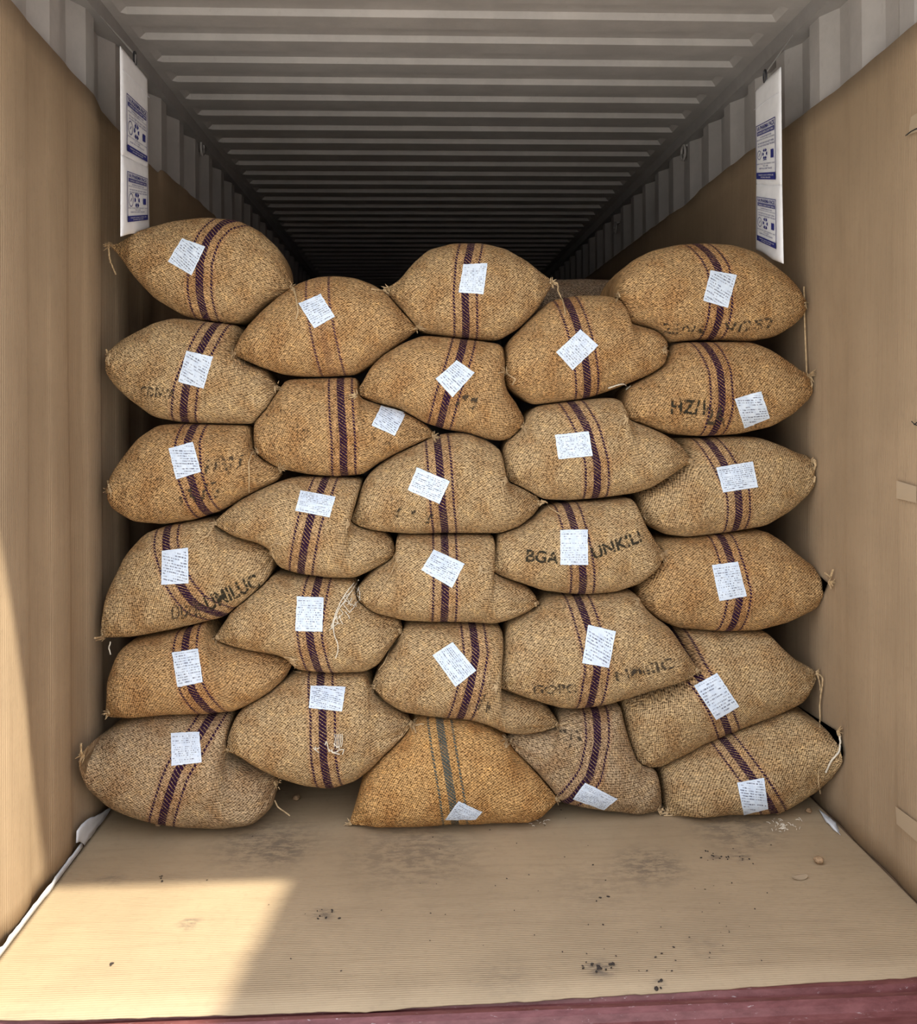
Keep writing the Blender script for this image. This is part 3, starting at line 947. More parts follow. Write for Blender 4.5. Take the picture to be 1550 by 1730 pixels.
def relax(rounds, gap):
    """neighbouring sacks press each other flat instead of passing through"""
    def box(s):
        c = [v.co for v in s['bm'].verts]
        return [min(q[i] for q in c) for i in range(3)], [max(q[i] for q in c) for i in range(3)]
    for _ in range(rounds):
        for s in SACKS:
            s['bm'].normal_update()
            s['tr'] = BVHTree.FromBMesh(s['bm'])
            s['bx'] = box(s)
        moves = {}
        for A in SACKS:
            for Bk in SACKS:
                if A is Bk:
                    continue
                lo = [max(A['bx'][0][i], Bk['bx'][0][i]) - gap for i in range(3)]
                hi = [min(A['bx'][1][i], Bk['bx'][1][i]) + gap for i in range(3)]
                if any(hi[i] <= lo[i] for i in range(3)):
                    continue
                tr = Bk['tr']
                for v in A['bm'].verts:
                    c = v.co
                    if lo[0] < c.x < hi[0] and lo[1] < c.y < hi[1] and lo[2] < c.z < hi[2]:
                        p, n, _i, d = tr.find_nearest(c, 0.05)
                        if p is None:
                            continue
                        sd = (c - p).dot(n)
                        if sd < 0:
                            m = n * (d * 0.5 + gap)
                        elif d < gap:
                            m = n * (gap - d)
                        else:
                            continue
                        k = (id(A), v)
                        if k not in moves or moves[k][1].length < m.length:
                            moves[k] = (v, m)
        for v, m in moves.values():
            v.co += Vector((m.x, m.y * 0.4, m.z))
            v.co.z = max(v.co.z, 0.008)
            v.co.x = min(max(v.co.x, XL + 0.004), XR - 0.004)


relax(8, 0.0025)
for s in SACKS:
    for v in s['bm'].verts:
        v.co.x = min(max(v.co.x, XL + 0.004), XR - 0.004)

for s in SACKS:
    s['tree'] = BVHTree.FromBMesh(s['bm'])
    root = empty('jute_sack', s['base'])
    tag(root, s['label'], 'sack', 'jute sacks stacked in the container')
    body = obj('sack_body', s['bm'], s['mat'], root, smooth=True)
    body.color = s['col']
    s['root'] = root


def on_surface(s, p, lift):
    h = s['tree'].ray_cast(Vector((p.x, 0.5, p.z)), Vector((0, 1, 0)))
    if h[0] is None:
        h2 = s['tree'].find_nearest(Vector((p.x, p.y, p.z)))
        return h2[0] + Vector((0, -lift, 0)), h2[1]
    return h[0] + Vector((0, -lift, 0)), h[1]


def px_on_surface(s, px, py, lift):
    d = ray(px, py)
    h = s['tree'].ray_cast(CAMP, d)
    if h[0] is None:
        q = at_depth(px, py, depth_at(px, py) + s['off'])
        h = s['tree'].find_nearest(q)
        return Vector((h[0].x, h[0].y - lift, h[0].z)), h[1]
    nrm = h[1]
    if nrm.dot(d) > 0:
        nrm = -nrm
    return h[0] + nrm * lift, nrm


# paper labels glued on the sacks
for s in SACKS:
    if not s['label_px']:
        continue
    q = [Vector(c) for c in s['label_px']]
    N = 12
    bm = bmesh.new()
    uvl = bm.loops.layers.uv.new('label')
    g = []
    for j in range(N + 1):
        r_ = []
        for i in range(N + 1):
            u, v = i / N, j / N
            e = 0.0
            p = (q[3] * (1 - u) + q[2] * u) * (1 - v) + (q[0] * (1 - u) + q[1] * u) * v
            if i in (0, N) or j in (0, N):
                p = p + Vector((0.8 * noise.noise((i * 2.1 + s['seed'], j * 2.1, 0)), 0.8 * noise.noise((i * 2.1, j * 2.1, s['seed']))))
            c, _ = px_on_surface(s, p.x, p.y, 0.0022 + 0.0012 * noise.noise((u * 4, v * 4, s['seed'])))
            r_.append(bm.verts.new(c))
        g.append(r_)
    for j in range(N):
        for i in range(N):
            f = bm.faces.new((g[j][i], g[j][i + 1], g[j + 1][i + 1], g[j + 1][i]))
            for lp, (a, b) in zip(f.loops, ((i, j), (i + 1, j), (i + 1, j + 1), (i, j + 1))):
                lp[uvl].uv = (a / N, b / N)
    obj('paper_label', bm, M_LAB[s['lab_mat']], s['root'], smooth=True)


# stencilled lettering
def text_mesh(txt, size=1.0, off=0.0):
    cu = bpy.data.curves.new('lettering', 'FONT')
    cu.body = txt
    cu.size = size
    cu.resolution_u = 3
    cu.offset = off
    cu.align_x = 'LEFT'
    o = bpy.data.objects.new('lettering', cu)
    COL.objects.link(o)
    dg = bpy.context.evaluated_depsgraph_get()
    me = bpy.data.meshes.new_from_object(o.evaluated_get(dg))
    bpy.data.objects.remove(o)
    bpy.data.curves.remove(cu)
    bm = bmesh.new()
    bm.from_mesh(me)
    bpy.data.meshes.remove(me)
    return bm


def letter(code, txt, p0, p1, hpx, mat, bend=0.0, flip=False):
    """text laid from pixel p0 to p1 on the sack, hpx tall"""
    s = BY[code]
    bm = text_mesh(txt, 1.0, 0.018)
    bmesh.ops.triangulate(bm, faces=bm.faces)
    for _ in range(2):
        long_e = [e for e in bm.edges if e.calc_length() > 0.15]
        if long_e:
            bmesh.ops.subdivide_edges(bm, edges=long_e, cuts=1)
            bmesh.ops.triangulate(bm, faces=bm.faces)
    x1 = max(v.co.x for v in bm.verts)
    y1 = max(v.co.y for v in bm.verts)
    d = Vector(p1) - Vector(p0)
    nrm = Vector((d.y, -d.x)).normalized()
    for v in bm.verts:
        u, w = v.co.x / x1, v.co.y / y1
        if flip:
            u, w = 1 - u, 1 - w
        p = Vector(p0) + d * u + nrm * (w * hpx + bend * 4 * u * (1 - u))
        v.co, _ = px_on_surface(s, p.x, p.y, 0.0025)
    obj('stencilled_lettering', bm, mat, s['root'])


letter('D3', 'BGA', (887, 948), (944, 953), 20, M_INK)
letter('D3', 'UNKILI', (1003, 945), (1085, 915), 19, M_INK)
letter('D4', 'GOPC', (900, 1172), (974, 1170), 15, M_INK_FAINT)
letter('D4', 'NMIIIC', (1040, 1152), (1140, 1128), 18, M_INK_FAINT)
letter('E2', 'HZ/1', (1132, 698), (1192, 700), 24, M_INK)
letter('E2', '2A', (1192, 716), (1226, 718), 30, M_INK_FAINT)
letter('E1', '25/V4', (1120, 562), (1190, 567), 17, M_INK_FAINT)
letter('E1', 'V/257', (1226, 562), (1310, 553), 17, M_INK_FAINT)
letter('A2', 'CDIWA', (236, 668), (296, 674), 16, M_INK_FAINT)
letter('A4', 'ODNO', (290, 1050), (350, 1045), 26, M_INK_FAINT, bend=6)
letter('A4', 'UMILUC', (352, 1032), (440, 990), 24, M_INK)
letter('A3', '/I/I', (300, 858), (372, 838), 26, M_INK_SMEAR)
letter('A3', '//II/', (345, 800), (415, 790), 22, M_INK_SMEAR)
letter('D5', '=/=', (945, 1262), (985, 1262), 40, M_INK_SMEAR)
letter('C5', '/I', (802, 1200), (828, 1204), 34, M_INK_SMEAR)
letter('C3', '/ I /', (662, 880), (735, 885), 22, M_INK_SMEAR)
letter('C2', '/I', (764, 690), (800, 700), 30, M_INK_SMEAR)


# frayed ears, tie strings and loose threads
def drape(px, py, lift, near=0.12):
    """the point on whatever sack is seen at this spot, else free in front of the wall"""
    c = ray(px, py)
    best = None
    for s2 in SACKS:
        h = s2['tree'].ray_cast(CAMP, c)
        if h[0] is not None and (best is None or h[3] < best[3]):
            best = h
    q = at_depth(px, py, depth_at(px, py) - 0.02)
    if best is not None and best[0].y < q.y + near:
        q = best[0] - c * lift
    q.x = min(max(q.x, XL + 0.008), XR - 0.008)
    q.z = max(q.z, 0.009)
    return q


def to_px(p):
    d = p - CAMP
    z = d.dot(fw)
    return W / 2 + F * d.dot(RT) / z, VPY - F * d.dot(UP) / z


def tuft(s, tip, side, n=11, L=13):
    bm = bmesh.new()
    rnd = random.Random(int(s['seed'] * 10) + side)
    x, y = to_px(tip)
    for _ in range(n):
        a = rnd.uniform(-1.5, 1.5)
        dx, dy = side * math.cos(a), math.sin(a) * 0.9
        l = L * rnd.uniform(0.4, 1.0)
        x0 = x - side * rnd.uniform(2, 7)
        y0 = y + rnd.uniform(-3, 3)
        pts = [drape(x0 + dx * l * t, y0 + dy * l * t + 1.5 * t * t, 0.007) for t in (0, 0.2, 0.4, 0.6, 0.8, 1.0)]
        if (pts[0] - pts[-1]).length > 0.08:
            continue
        tube(bm, pts, [0.0028, 0.0025, 0.0021, 0.0018, 0.0013, 0.0008], 5)
    if len(bm.verts):
        obj('frayed_ear', bm, M_TWINE, s['root'])
    else:
        bm.free()


for s in SACKS:
    if s['code'] == 'F1':
        continue
    tuft(s, s['tipL'], -1)
    tuft(s, s['tipR'], 1)


def string(code, pts, r=0.0018, mat=None, D=None, name='tie_string', lift=0.006, surf=None):
    bm = bmesh.new()
    P = resample(smooth_line(resample(pts, 24), 3), 24)
    out = []
    for i, (px, py) in enumerate(P):
        px += 0.9 * noise.noise((i * 0.9, px * 0.05, 1))
        q = drape(px, py, lift + 0.002)
        out.append(q)
    tube(bm, out, r, 5)
    obj(name, bm, mat or M_TWINE, BY[code]['root'])


string('A1', [(183, 414), (185, 436), (190, 450), (196, 464)], 0.0026)
string('A1', [(494, 486), (500, 500), (504, 528), (500, 540)], 0.0028)
string('B1', [(627, 488), (640, 490), (652, 492), (657, 497)], 0.003)
string('B1', [(700, 556), (708, 552), (713, 556)], 0.003)
string('C1', [(934, 477), (944, 477), (942, 490), (952, 509), (956, 532)], 0.0022)
string('E1', [(1366, 484), (1366, 510), (1362, 540), (1367, 575), (1362, 610), (1366, 636)], 0.0028)
string('E2', [(1375, 636), (1379, 650), (1372, 668)], 0.003)
string('E3', [(1381, 776), (1384, 785), (1378, 800), (1376, 815)], 0.004)
string('E4', [(1398, 968), (1408, 975), (1412, 962)], 0.003)
string('E5', [(1383, 1138), (1394, 1142), (1391, 1165), (1387, 1190), (1386, 1228)], 0.0026)
string('E5', [(1384, 1140), (1388, 1155), (1390, 1175)], 0.0022)
string('E6', [(1384, 1300), (1383, 1320), (1387, 1341)], 0.0024)
string('E6', [(1422, 1243), (1419, 1270), (1405, 1285), (1396, 1305)], 0.003, M_WHITE_TWINE)
string('E6', [(1122, 1400), (1130, 1406), (1150, 1408), (1168, 1404)], 0.0025)
string('A2', [(180, 590), (182, 602), (184, 616)], 0.0028)
string('A3', [(182, 812), (184, 822)], 0.003)
string('A4', [(178, 1074), (168, 1077), (160, 1078)], 0.003)
string('A4', [(187, 1084), (184, 1094), (187, 1106)], 0.002, M_WHITE_TWINE)
string('A6', [(464, 1352), (470, 1364), (482, 1372), (490, 1378)], 0.0024)
string('A6', [(137, 1256), (137, 1268), (140, 1280)], 0.003)
string('A5', [(481, 1110), (494, 1112), (500, 1128), (494, 1134), (508, 1136)], 0.0024)
string('B2', [(429, 760), (420, 780), (421, 800), (421, 832)], 0.0022)
string('B3', [(362, 884), (357, 895), (352, 905), (342, 910)], 0.0024)
string('B3', [(455, 925), (465, 918), (476, 920)], 0.0024)
string('C3', [(915, 848), (925, 848), (928, 857), (945, 868), (950, 872)], 0.0022)
string('C3', [(848, 812), (849, 825), (852, 838)], 0.0018)
string('B5', [(695, 1218), (702, 1226), (712, 1223), (716, 1224)], 0.0026)
string('B5', [(699, 1226), (703, 1238)], 0.0022)
string('C5', [(679, 1073), (660, 1095), (650, 1120), (640, 1132)], 0.002)
string('C5', [(940, 1225), (950, 1224), (960, 1221)], 0.003)
string('D1', [(852, 622), (860, 634), (872, 640), (866, 650)], 0.0024)
string('D1', [(1028, 656), (1045, 650), (1056, 648), (1062, 655), (1056, 660), (1066, 652)], 0.0022, M_WHITE_TWINE)
string('C4', [(672, 940), (664, 965), (650, 985), (637, 1010)], 0.0016)
string('D2', [(1053, 700), (1046, 725), (1040, 750)], 0.0014)
string('D3', [(809, 962), (818, 968), (826, 966)], 0.0024)
string('D5', [(850, 1242), (858, 1252), (866, 1250), (856, 1262)], 0.0034)
rnd = random.Random(5)
for k in range(16):      # loose white threads on the middle-left sack
    t = rnd.random()
    x0_, y0_ = 608 - 45 * t + rnd.uniform(-7, 7), 985 + 70 * t + rnd.uniform(-8, 8)
    string('B4', [(x0_, y0_), (x0_ + rnd.uniform(-8, 8), y0_ + rnd.uniform(4, 10)), (x0_ + rnd.uniform(-12, 8), y0_ + rnd.uniform(12, 22))], 0.0011, M_WHITE_TWINE, name='loose_thread', lift=0.004)
string('B4', [(598, 985), (580, 1008), (565, 1040), (563, 1070), (574, 1095), (567, 1112)], 0.0016, M_WHITE_TWINE, name='loose_thread')
string('B4', [(606, 980), (590, 1005), (572, 1030), (560, 1062)], 0.0014, M_WHITE_TWINE, name='loose_thread')
for k in range(9):
    x0_, y0_ = 530 + rnd.uniform(0, 40), 1262 + rnd.uniform(-8, 8)
    string('B5', [(x0_, y0_), (x0_ + rnd.uniform(-4, 12), y0_ + rnd.uniform(-10, 8)), (x0_ + rnd.uniform(2, 16), y0_ + rnd.uniform(-6, 12))], 0.0015, M_WHITE_TWINE, name='repair_stitch', lift=0.004)
for k in range(5):
    string('B5', [(566 + 3 * k, 1240), (567 + 3 * k, 1250), (565 + 3 * k, 1262)], 0.0011, M_WHITE_TWINE, name='repair_stitch', lift=0.004)


# ------------------------------------------------------------------ hanging desiccant strips
def desiccant(xp, ynear, yfar, ztop, zmid, zbot, ring, label, rise=(0.0, 0.0)):
    """plane of constant x; u runs from the viewer's left to right, v upward"""
    left_wall = xp < 0
    yl, yr = (ynear, yfar) if left_wall else (yfar, ynear)
    s = 1 if left_wall else -1          # direction towards the room
    root = empty('desiccant_strip', Vector((xp, (yl + yr) / 2, zbot)))
    tag(root, label, 'desiccant', 'white desiccant strips hanging in the container')

    def far_rise(z, u):
        """the far lower corners hang a little higher"""
        uf = u if left_wall else 1 - u
        if z >= zmid:
            k = rise[0] * (ztop - z) / (ztop - zmid)
        else:
            k = rise[0] + (rise[1] - rise[0]) * (zmid - z) / (zmid - zbot)
        return k * uf

    def P(u, v, zt, zb, lift):
        z_ = zb + (zt - zb) * v
        return Vector((xp + s * lift, yl + (yr - yl) * u, z_ + far_rise(z_, u)))

    def pouch(zt, zb, nm, curl=0.0, wide=0.0):
        bm = bmesh.new()
        NU, NV = 16, 30
        g = {}
        for sd in (1, -1):
            for i in range(NU + 1):
                for j in range(NV + 1):
                    u, v = i / NU, j / NV
                    th = 0.0055 * (max(0, 1 - abs(2 * u - 1) ** 4) ** 0.5) * (max(0, 1 - abs(2 * v - 1) ** 8) ** 0.5)
                    th += 0.0012 + 0.0016 * noise.noise((u * 5, v * 9, zt)) * min(1, th * 200)
                    uu = 0.5 + (u - 0.5) * (1 + wide * (1 - v))
                    q = P(uu, v, zt, zb, sd * th - curl * (1 - v) ** 3)
                    q.z += 0.006 * noise.noise((u * 2.5, 7, zt)) * (1 - v) ** 4
                    g[(sd, i, j)] = bm.verts.new(q)
            for i in range(NU):
                for j in range(NV):
                    bm.faces.new([g[(sd, a, b)] for a, b in ((i, j), (i + 1, j), (i + 1, j + 1), (i, j + 1))])
        for i in range(NU):
            for j in (0, NV):
                bm.faces.new((g[(1, i, j)], g[(1, i + 1, j)], g[(-1, i + 1, j)], g[(-1, i, j)]))
        for j in range(NV):
            for i in (0, NU):
                bm.faces.new((g[(1, i, j)], g[(1, i, j + 1)], g[(-1, i, j + 1)], g[(-1, i, j)]))
        bmesh.ops.recalc_face_normals(bm, faces=bm.faces)
        return obj(nm, bm, M_POUCH, root, smooth=True)

    up = pouch(ztop, zmid, 'pouch')
    lo = pouch(zmid + 0.004, zbot, 'pouch', 0.0, 0.06)
    # seam band at the very top
    bm = bmesh.new()
    tube(bm, [P(0.01, 0.79, ztop, zmid, 0.007), P(0.5, 0.79, ztop, zmid, 0.008), P(0.99, 0.79, ztop, zmid, 0.007)], 0.0009, 5)
    obj('heat_seal', bm, M_PRINTWHITE, up)

    def printing(par, zt, zb, v0, v1):
        """label between fractions v0 (bottom) and v1 (top) of the pouch"""
        L = 0.0092

        def Q(u, v, lift=0.0):
            return P(0.11 + 0.76 * u, v0 + (v1 - v0) * v, zt, zb, L + lift)

        def rect(bm, u0, v0_, u1, v1_, lift=0.0):
            f = [bm.verts.new(Q(a, b, lift)) for a, b in ((u0, v0_), (u1, v0_), (u1, v1_), (u0, v1_))]
            bm.faces.new(f if left_wall else f)

        def txt(t, u0, u1, vb, h, mat, lift=0.0, nm='printing', off=0.012):
            bm = text_mesh(t, 1.0, off)
            x1 = max(v.co.x for v in bm.verts)
            x0 = min(v.co.x for v in bm.verts)
            for v in bm.verts:
                v.co = Q(u0 + (u1 - u0) * (v.co.x - x0) / (x1 - x0), vb + h * v.co.y / 0.72, lift)
            obj(nm, bm, mat, par)

        bm = bmesh.new()
        for r in ((0, 0, 0.02, 1), (0.98, 0, 1, 1), (0, 0.985, 1, 1)):
            rect(bm, *r)
        rect(bm, 0, 0, 1, 0.12)
        rect(bm, 0.06, 0.80, 0.95, 0.875)
        # barrel icon
        rect(bm, 0.76, 0.36, 0.90, 0.50)
        obj('printed_frame', bm, M_BLUE, par)
        txt('VA PHARMA PACK', 0.05, 0.96, 0.893, 0.075, M_BLUE, off=0.03)
        txt('CARGO DESICCANT BAG', 0.10, 0.92, 0.817, 0.038, M_PRINTWHITE, 0.0008)
        txt('SUPERIOR MOISTURE', 0.22, 0.80, 0.745, 0.024, M_BLUE)
        txt('ABSORPTION FOR SHIPPING CONTAINERS', 0.05, 0.95, 0.705, 0.022, M_GREYINK)
        txt('DO NOT EAT DO NOT OPEN', 0.10, 0.92, 0.635, 0.030, M_BLUE)
        txt('DO NOT PUNCTURE THE BAG', 0.10, 0.95, 0.585, 0.030, M_BLUE)
        txt('NON TOXIC, ECO FRIENDLY, SAFE', 0.04, 0.96, 0.265, 0.024, M_GREYINK)
        txt('TO USE', 0.36, 0.62, 0.225, 0.024, M_GREYINK)
        txt('KEEP IN A DRY PLACE', 0.15, 0.82, 0.180, 0.026, M_BLUE)
        txt('THROW AWAY AFTER USE', 0.12, 0.90, 0.065, 0.024, M_PRINTWHITE, 0.0008)
        txt('STORE SEALED', 0.25, 0.75, 0.025, 0.022, M_PRINTWHITE, 0.0008)
        asp = (zt - zb) * (v1 - v0) / (abs(yr - yl) * 0.76)

        def ringmesh(bm, cu, cv, ru, w, a0=0, a1=2 * math.pi, n=18):
            pr = None
            for k in range(n + 1):
                a = a0 + (a1 - a0) * k / n
                o_ = bm.verts.new(Q(cu + ru * math.cos(a), cv + ru / asp * math.sin(a)))
                i_ = bm.verts.new(Q(cu + (ru - w) * math.cos(a), cv + (ru - w) / asp * math.sin(a)))
                if pr:
                    bm.faces.new((pr[0], o_, i_, pr[1]))
                pr = (o_, i_)
        bm = bmesh.new()
        ringmesh(bm, 0.17, 0.44, 0.11, 0.018)
        f = [bm.verts.new(Q(a, b)) for a, b in ((0.13, 0.41), (0.16, 0.41), (0.22, 0.475), (0.19, 0.475))]
        bm.faces.new(f)
        obj('food_symbol', bm, M_GREYINK, par)
        bm = bmesh.new()
        for k in range(3):          # three chasing bent arrows
            a = math.radians(90 + 120 * k)
            R_ = 0.13
            for (da, db) in ((-0.95, -0.25), (0.25, 0.95)):
                pts = [(R_, a + da * 0.9), (R_, a + db * 0.9), (R_ * 0.5, a + db * 0.9), (R_ * 0.5, a + da * 0.9)]
                f = [bm.verts.new(Q(0.46 + r_ * math.cos(t_), 0.445 + r_ / asp * math.sin(t_))) for r_, t_ in pts]
                bm.faces.new(f)
        rect(bm, 0.37, 0.335, 0.55, 0.348)
        obj('recycling_symbol', bm, M_BLUE, par)

    printing(up, ztop, zmid, 0.055, 0.60)
    printing(lo, zmid, zbot, 0.17, 0.82)
    # hook and ring
    bm = bmesh.new()
    yc, zc = ring
    pts = []
    for k in range(14):
        a = math.pi * 2 * k / 13
        pts.append(Vector((xp, yc + 0.011 * math.sin(a), zc + 0.022 * math.cos(a))))
    tube(bm, pts, 0.0035, 6)
    obj('carabiner', bm, M_DARKSTEEL, root)
    bm = bmesh.new()
    zr = ZC - 0.055
    tube(bm, [Vector((xp, yc, zc - 0.02)), Vector((xp + 0.002, yc, zc + 0.01)), Vector((XL + 0.009 if left_wall else XR - 0.009, yc, zr + 0.006))], [0.003, 0.003, 0.0016], 6)
    obj('hook', bm, M_WIRE, root)


pa, pb = at_x(203, 78, -0.90), at_x(249, 130, -0.90)
zt, zm, zb = pa.z, at_x(200, 258, -0.90).z, at_x(196, 394, -0.90).z
hk = at_x(228, 98, -0.90)
desiccant(-0.90, pa.y, pb.y, zt, zm, zb, (hk.y, zt + 0.018), 'white printed desiccant strip hanging by the left wall above the topmost left sack', (0.03, 0.075))
pa, pb = at_x(1277, 152, 1.20), at_x(1320, 113, 1.20)
zt, zm, zb = pb.z, at_x(1319, 316, 1.20).z, at_x(1318, 448, 1.20).z
hk = at_x(1293, 125, 1.20)
desiccant(1.20, pb.y, pa.y, zt, zm, zb, (hk.y, zt + 0.018), 'white printed desiccant strip hanging by the right wall above the topmost right sack', (0.06, 0.085))


# ------------------------------------------------------------------ lashing rings welded under the roof rail
def lashing(px, py, xw, lab):
    c = at_x(px, py, xw)
    s = 1 if xw < 0 else -1
    bm = bmesh.new()
    pts = [c + Vector((s * 0.0, 0.03 * math.cos(a), 0.035 * math.sin(a))) for a in [2 * math.pi * k / 16 for k in range(17)]]
    tube(bm, pts, 0.006, 6)
    tube(bm, [c + Vector((-s * 0.03, -0.02, 0.035)), c + Vector((0, 0, 0.03)), c + Vector((-s * 0.03, 0.02, 0.035))], 0.006, 6)
    o = obj('lashing_ring', bm, M_STEEL, smooth=True)
    tag(o, lab, 'lashing ring', 'steel lashing rings along the roof rails')


lashing(1155, 258, XR - 0.004, 'grey steel lashing ring on the right wall, the nearer of two')
lashing(1040, 385, XR - 0.004, 'grey steel lashing ring far down the right wall in the dark')
lashing(342, 250, XL + 0.004, 'grey steel lashing ring on the left wall beyond the desiccant strip')


# ------------------------------------------------------------------ plastic film at the floor seams
def film(pts_px, label, n=26, wall=XL):
    bm = bmesh.new()
    top, bot = pts_px
    A, B_ = resample(top, n), resample(bot, n)
    ra, rb = [], []
    for i in range(n):
        a = at_z(A[i][0], A[i][1], 0.012)
        b = at_z(B_[i][0], B_[i][1], 0.009)
        if wall < 0:
            a.x = max(a.x, wall + 0.003)
            b.x = max(b.x, a.x + 0.004)
        else:
            a.x = min(a.x, wall - 0.003)
            b.x = min(b.x, a.x - 0.004)
        a.z += 0.012 + 0.008 * noise.noise((i * 0.6, 1, 0))
        m = (a + b) / 2
        m.z = 0.020 + 0.006 * noise.noise((i * 0.8, 3, 0))
        ra.append((bm.verts.new(a), bm.verts.new(m), bm.verts.new(b)))
    for p, q in zip(ra, ra[1:]):
        bm.faces.new((p[0], p[1], q[1], q[0]))
        bm.faces.new((p[1], p[2], q[2], q[1]))
    o = obj('plastic_film', bm, M_FILM, smooth=True)
    m_ = o.modifiers.new('s', 'SOLIDIFY')
    m_.thickness = 0.001
    tag(o, label, 'plastic film')


film(([(-30, 1620), (0, 1588), (40, 1540), (75, 1492), (104, 1458), (130, 1428)], [(-30, 1632), (0, 1606), (45, 1552), (86, 1506), (112, 1464), (134, 1432)]),
     'crumpled white plastic film along the left floor seam near the doors')


def flap(wall_px, floor_px, wall, label):
    """film pinched in the corner, half up the paper wall and half on the floor"""
    bm = bmesh.new()
    n = 14
    A, B_ = resample(wall_px, n), resample(floor_px, n)
    sgn = 1 if wall < 0 else -1
    cols = []
    for i in range(n):
        a = at_x(A[i][0], A[i][1], wall + sgn * 0.010)
        b = at_z(B_[i][0], B_[i][1], 0.010)
        c = []
        for j in range(6):
            t = j / 5
            p = a * (1 - t) + b * t
            p += Vector((sgn * 0.006, 0, 0.006)) * math.sin(math.pi * t) + Vector((0, 0, 0.004 * noise.noise((i * 0.7, j * 0.9, 2))))
            if wall < 0:
                p.x = max(p.x, wall + 0.008)
            else:
                p.x = min(p.x, wall - 0.008)
            c.append(bm.verts.new(p))
        cols.append(c)
    for p, q in zip(cols, cols[1:]):
        for j in range(5):
            bm.faces.new((p[j], p[j + 1], q[j + 1], q[j]))
    o = obj('plastic_film', bm, M_FILM, smooth=True)
    m_ = o.modifiers.new('s', 'SOLIDIFY')
    m_.thickness = 0.001
    tag(o, label, 'plastic film')


flap([(129, 1424), (130, 1402), (146, 1385), (168, 1375), (184, 1366)], [(136, 1428), (146, 1418), (158, 1402), (172, 1384), (185, 1368)], XL, 'white plastic flap in the corner beside the bottom left sack')
flap([(1389, 1370), (1402, 1380), (1414, 1390), (1421, 1406)], [(1386, 1371), (1396, 1388), (1408, 1400), (1421, 1411)], XR, 'small white plastic flap in the corner beside the bottom right sack')


# ------------------------------------------------------------------ things lying on the floor
def lump(px, py, r, mat, name, label, cat, group, squash=0.75, seed=1, detail=2):
    c = at_z(px, py, 0.005)
    bm = bmesh.new()
    bmesh.ops.create_icosphere(bm, subdivisions=detail, radius=r)
    for v in bm.verts:
        k = 1 + 0.35 * noise.noise(v.co / r * 1.3 + Vector((seed, 0, 0)))
        v.co *= k
        v.co.z *= squash
    mz = min(v.co.z for v in bm.verts)
    for v in bm.verts:
        v.co += Vector((c.x, c.y, 0.0055 - mz))
    o = obj(name, bm, mat, smooth=True)
    tag(o, label, cat, group)
    return o


G = 'brown lumps lying on the floor paper'
lump(268, 1396, 0.012, M_CRUMB, 'cocoa_lump', 'small brown lump on the floor under the bottom left sack', 'lump', G, seed=2)
lump(501, 1352, 0.012, M_CRUMB, 'cocoa_lump', 'small pale lump in the shaded gap under the stitched sack', 'lump', G, seed=5)
lump(1314, 1376, 0.010, M_CRUMB, 'cocoa_lump', 'small brown lump beside the paper of the right corner sack', 'lump', G, seed=8)
lump(1367, 1373, 0.010, M_CRUMB, 'cocoa_lump', 'small brown lump close to the right wall and plastic flap', 'lump', G, seed=11)
lump(1384, 1459, 0.014, M_CRUMB, 'cocoa_lump', 'round brown husk alone on the open floor near the right wall', 'lump', G, seed=14)


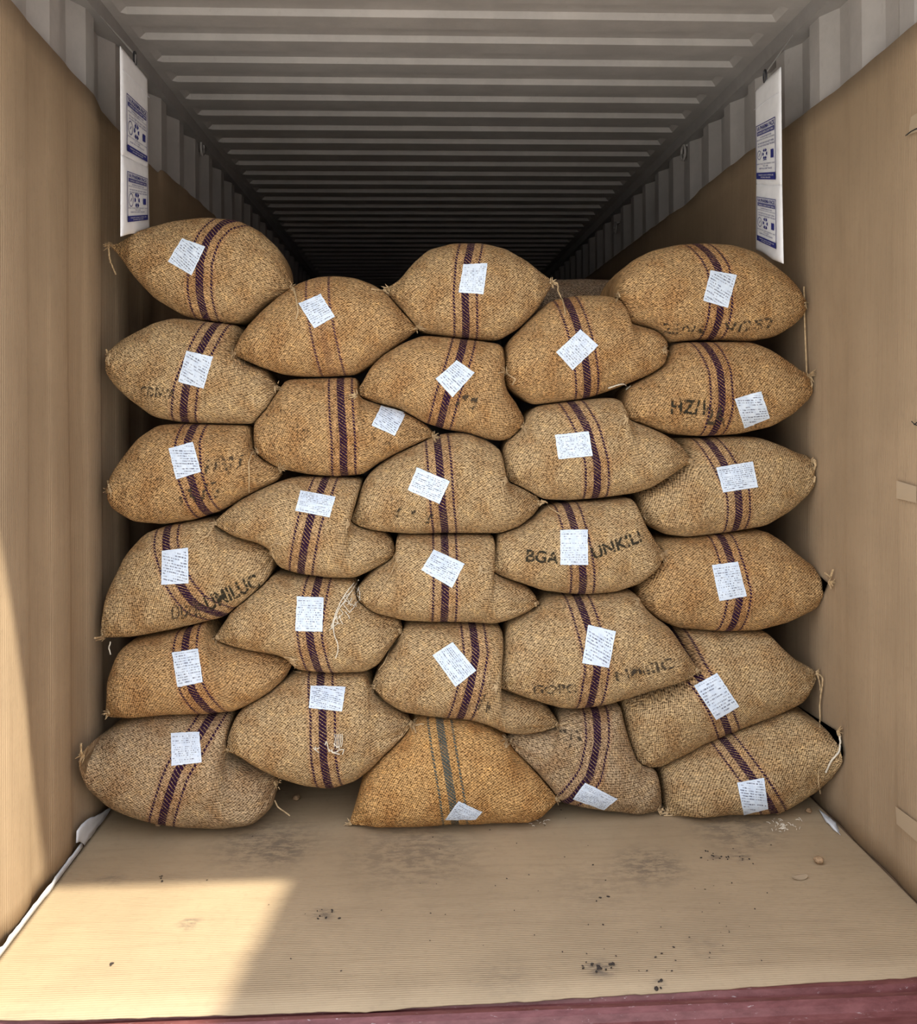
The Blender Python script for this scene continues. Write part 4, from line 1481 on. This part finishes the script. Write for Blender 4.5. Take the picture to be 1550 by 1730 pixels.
def flat_scrap(px, py, w, l, ang, mat, name, label, cat):
    c = at_z(px, py, 0.006)
    bm = bmesh.new()
    n = 14
    ring_t, ring_b = [], []
    for k in range(n):
        a = 2 * math.pi * k / n
        r1 = 1 + 0.15 * noise.noise((k * 1.1, 4, 0))
        x, y = l * math.cos(a) * r1, w * math.sin(a) * r1
        xx, yy = x * math.cos(ang) - y * math.sin(ang), x * math.sin(ang) + y * math.cos(ang)
        z = 0.0065 + 0.004 * (x / l) ** 2
        ring_t.append(bm.verts.new((c.x + xx, c.y + yy, z + 0.001)))
        ring_b.append(bm.verts.new((c.x + xx, c.y + yy, z)))
    bm.faces.new(ring_t)
    bm.faces.new(ring_b[::-1])
    for k in range(n):
        bm.faces.new((ring_b[k], ring_b[(k + 1) % n], ring_t[(k + 1) % n], ring_t[k]))
    tag(obj(name, bm, mat), label, cat)


flat_scrap(1352, 1483, 0.013, 0.024, 0.2, M_TAPE, 'husk_flake', 'pale tan flake lying flat on the floor below the round husk', 'flake')
bm = bmesh.new()
rnd = random.Random(3)
for k in range(46):
    px, py = rnd.gauss(1325, 14), rnd.gauss(1396, 5.5)
    if k > 38:
        px, py = rnd.uniform(990, 1040) - 110, rnd.uniform(1384, 1396)
    c = at_z(px, py, 0.007)
    a = rnd.uniform(0, 3.14)
    d = Vector((math.cos(a), math.sin(a), 0)) * rnd.uniform(0.003, 0.008)
    tube(bm, [c - d, c + Vector((0, 0, 0.002)), c + d], 0.0011, 4)
tag(obj('twine_shreds', bm, M_SHRED), 'scatter of pale twine shreds on the floor in front of the right corner sack', 'shreds', kind='stuff')
bm = bmesh.new()
for (cx_, cy_, sp, nn, rr) in ((1010, 1634, 14, 14, 0.003), (1115, 1664, 6, 5, 0.004), (1085, 1610, 60, 10, 0.0018), (1205, 1448, 14, 10, 0.002), (1250, 1446, 12, 10, 0.002), (1010, 1495, 30, 5, 0.0025),
                               (545, 1540, 18, 8, 0.0022), (275, 1484, 6, 4, 0.0022), (190, 1628, 3, 3, 0.0025), (720, 1560, 160, 22, 0.0014), (1200, 1560, 140, 26, 0.0014), (880, 1400, 90, 16, 0.0015)):
    for k in range(nn):
        q = at_z(rnd.gauss(cx_, sp), min(1640, rnd.gauss(cy_, sp * 0.45)) if cy_ < 1630 else rnd.gauss(cy_, 6), 0.0062)
        if not (XL + 0.02 < q.x < XR - 0.02) or q.y > 2.9:
            continue
        r = rr * rnd.uniform(0.6, 1.5)
        m = Matrix.Translation(q) @ Matrix.Rotation(rnd.uniform(0, 3), 4, 'Z') @ Matrix.Diagonal((1.6 * r, r, 0.5 * r, 1))
        bmesh.ops.create_icosphere(bm, subdivisions=1, radius=1, matrix=m)
tag(obj('dirt_specks', bm, M_DIRT), 'dark dirt specks strewn over the floor paper near the maroon sill', 'dirt', kind='stuff')
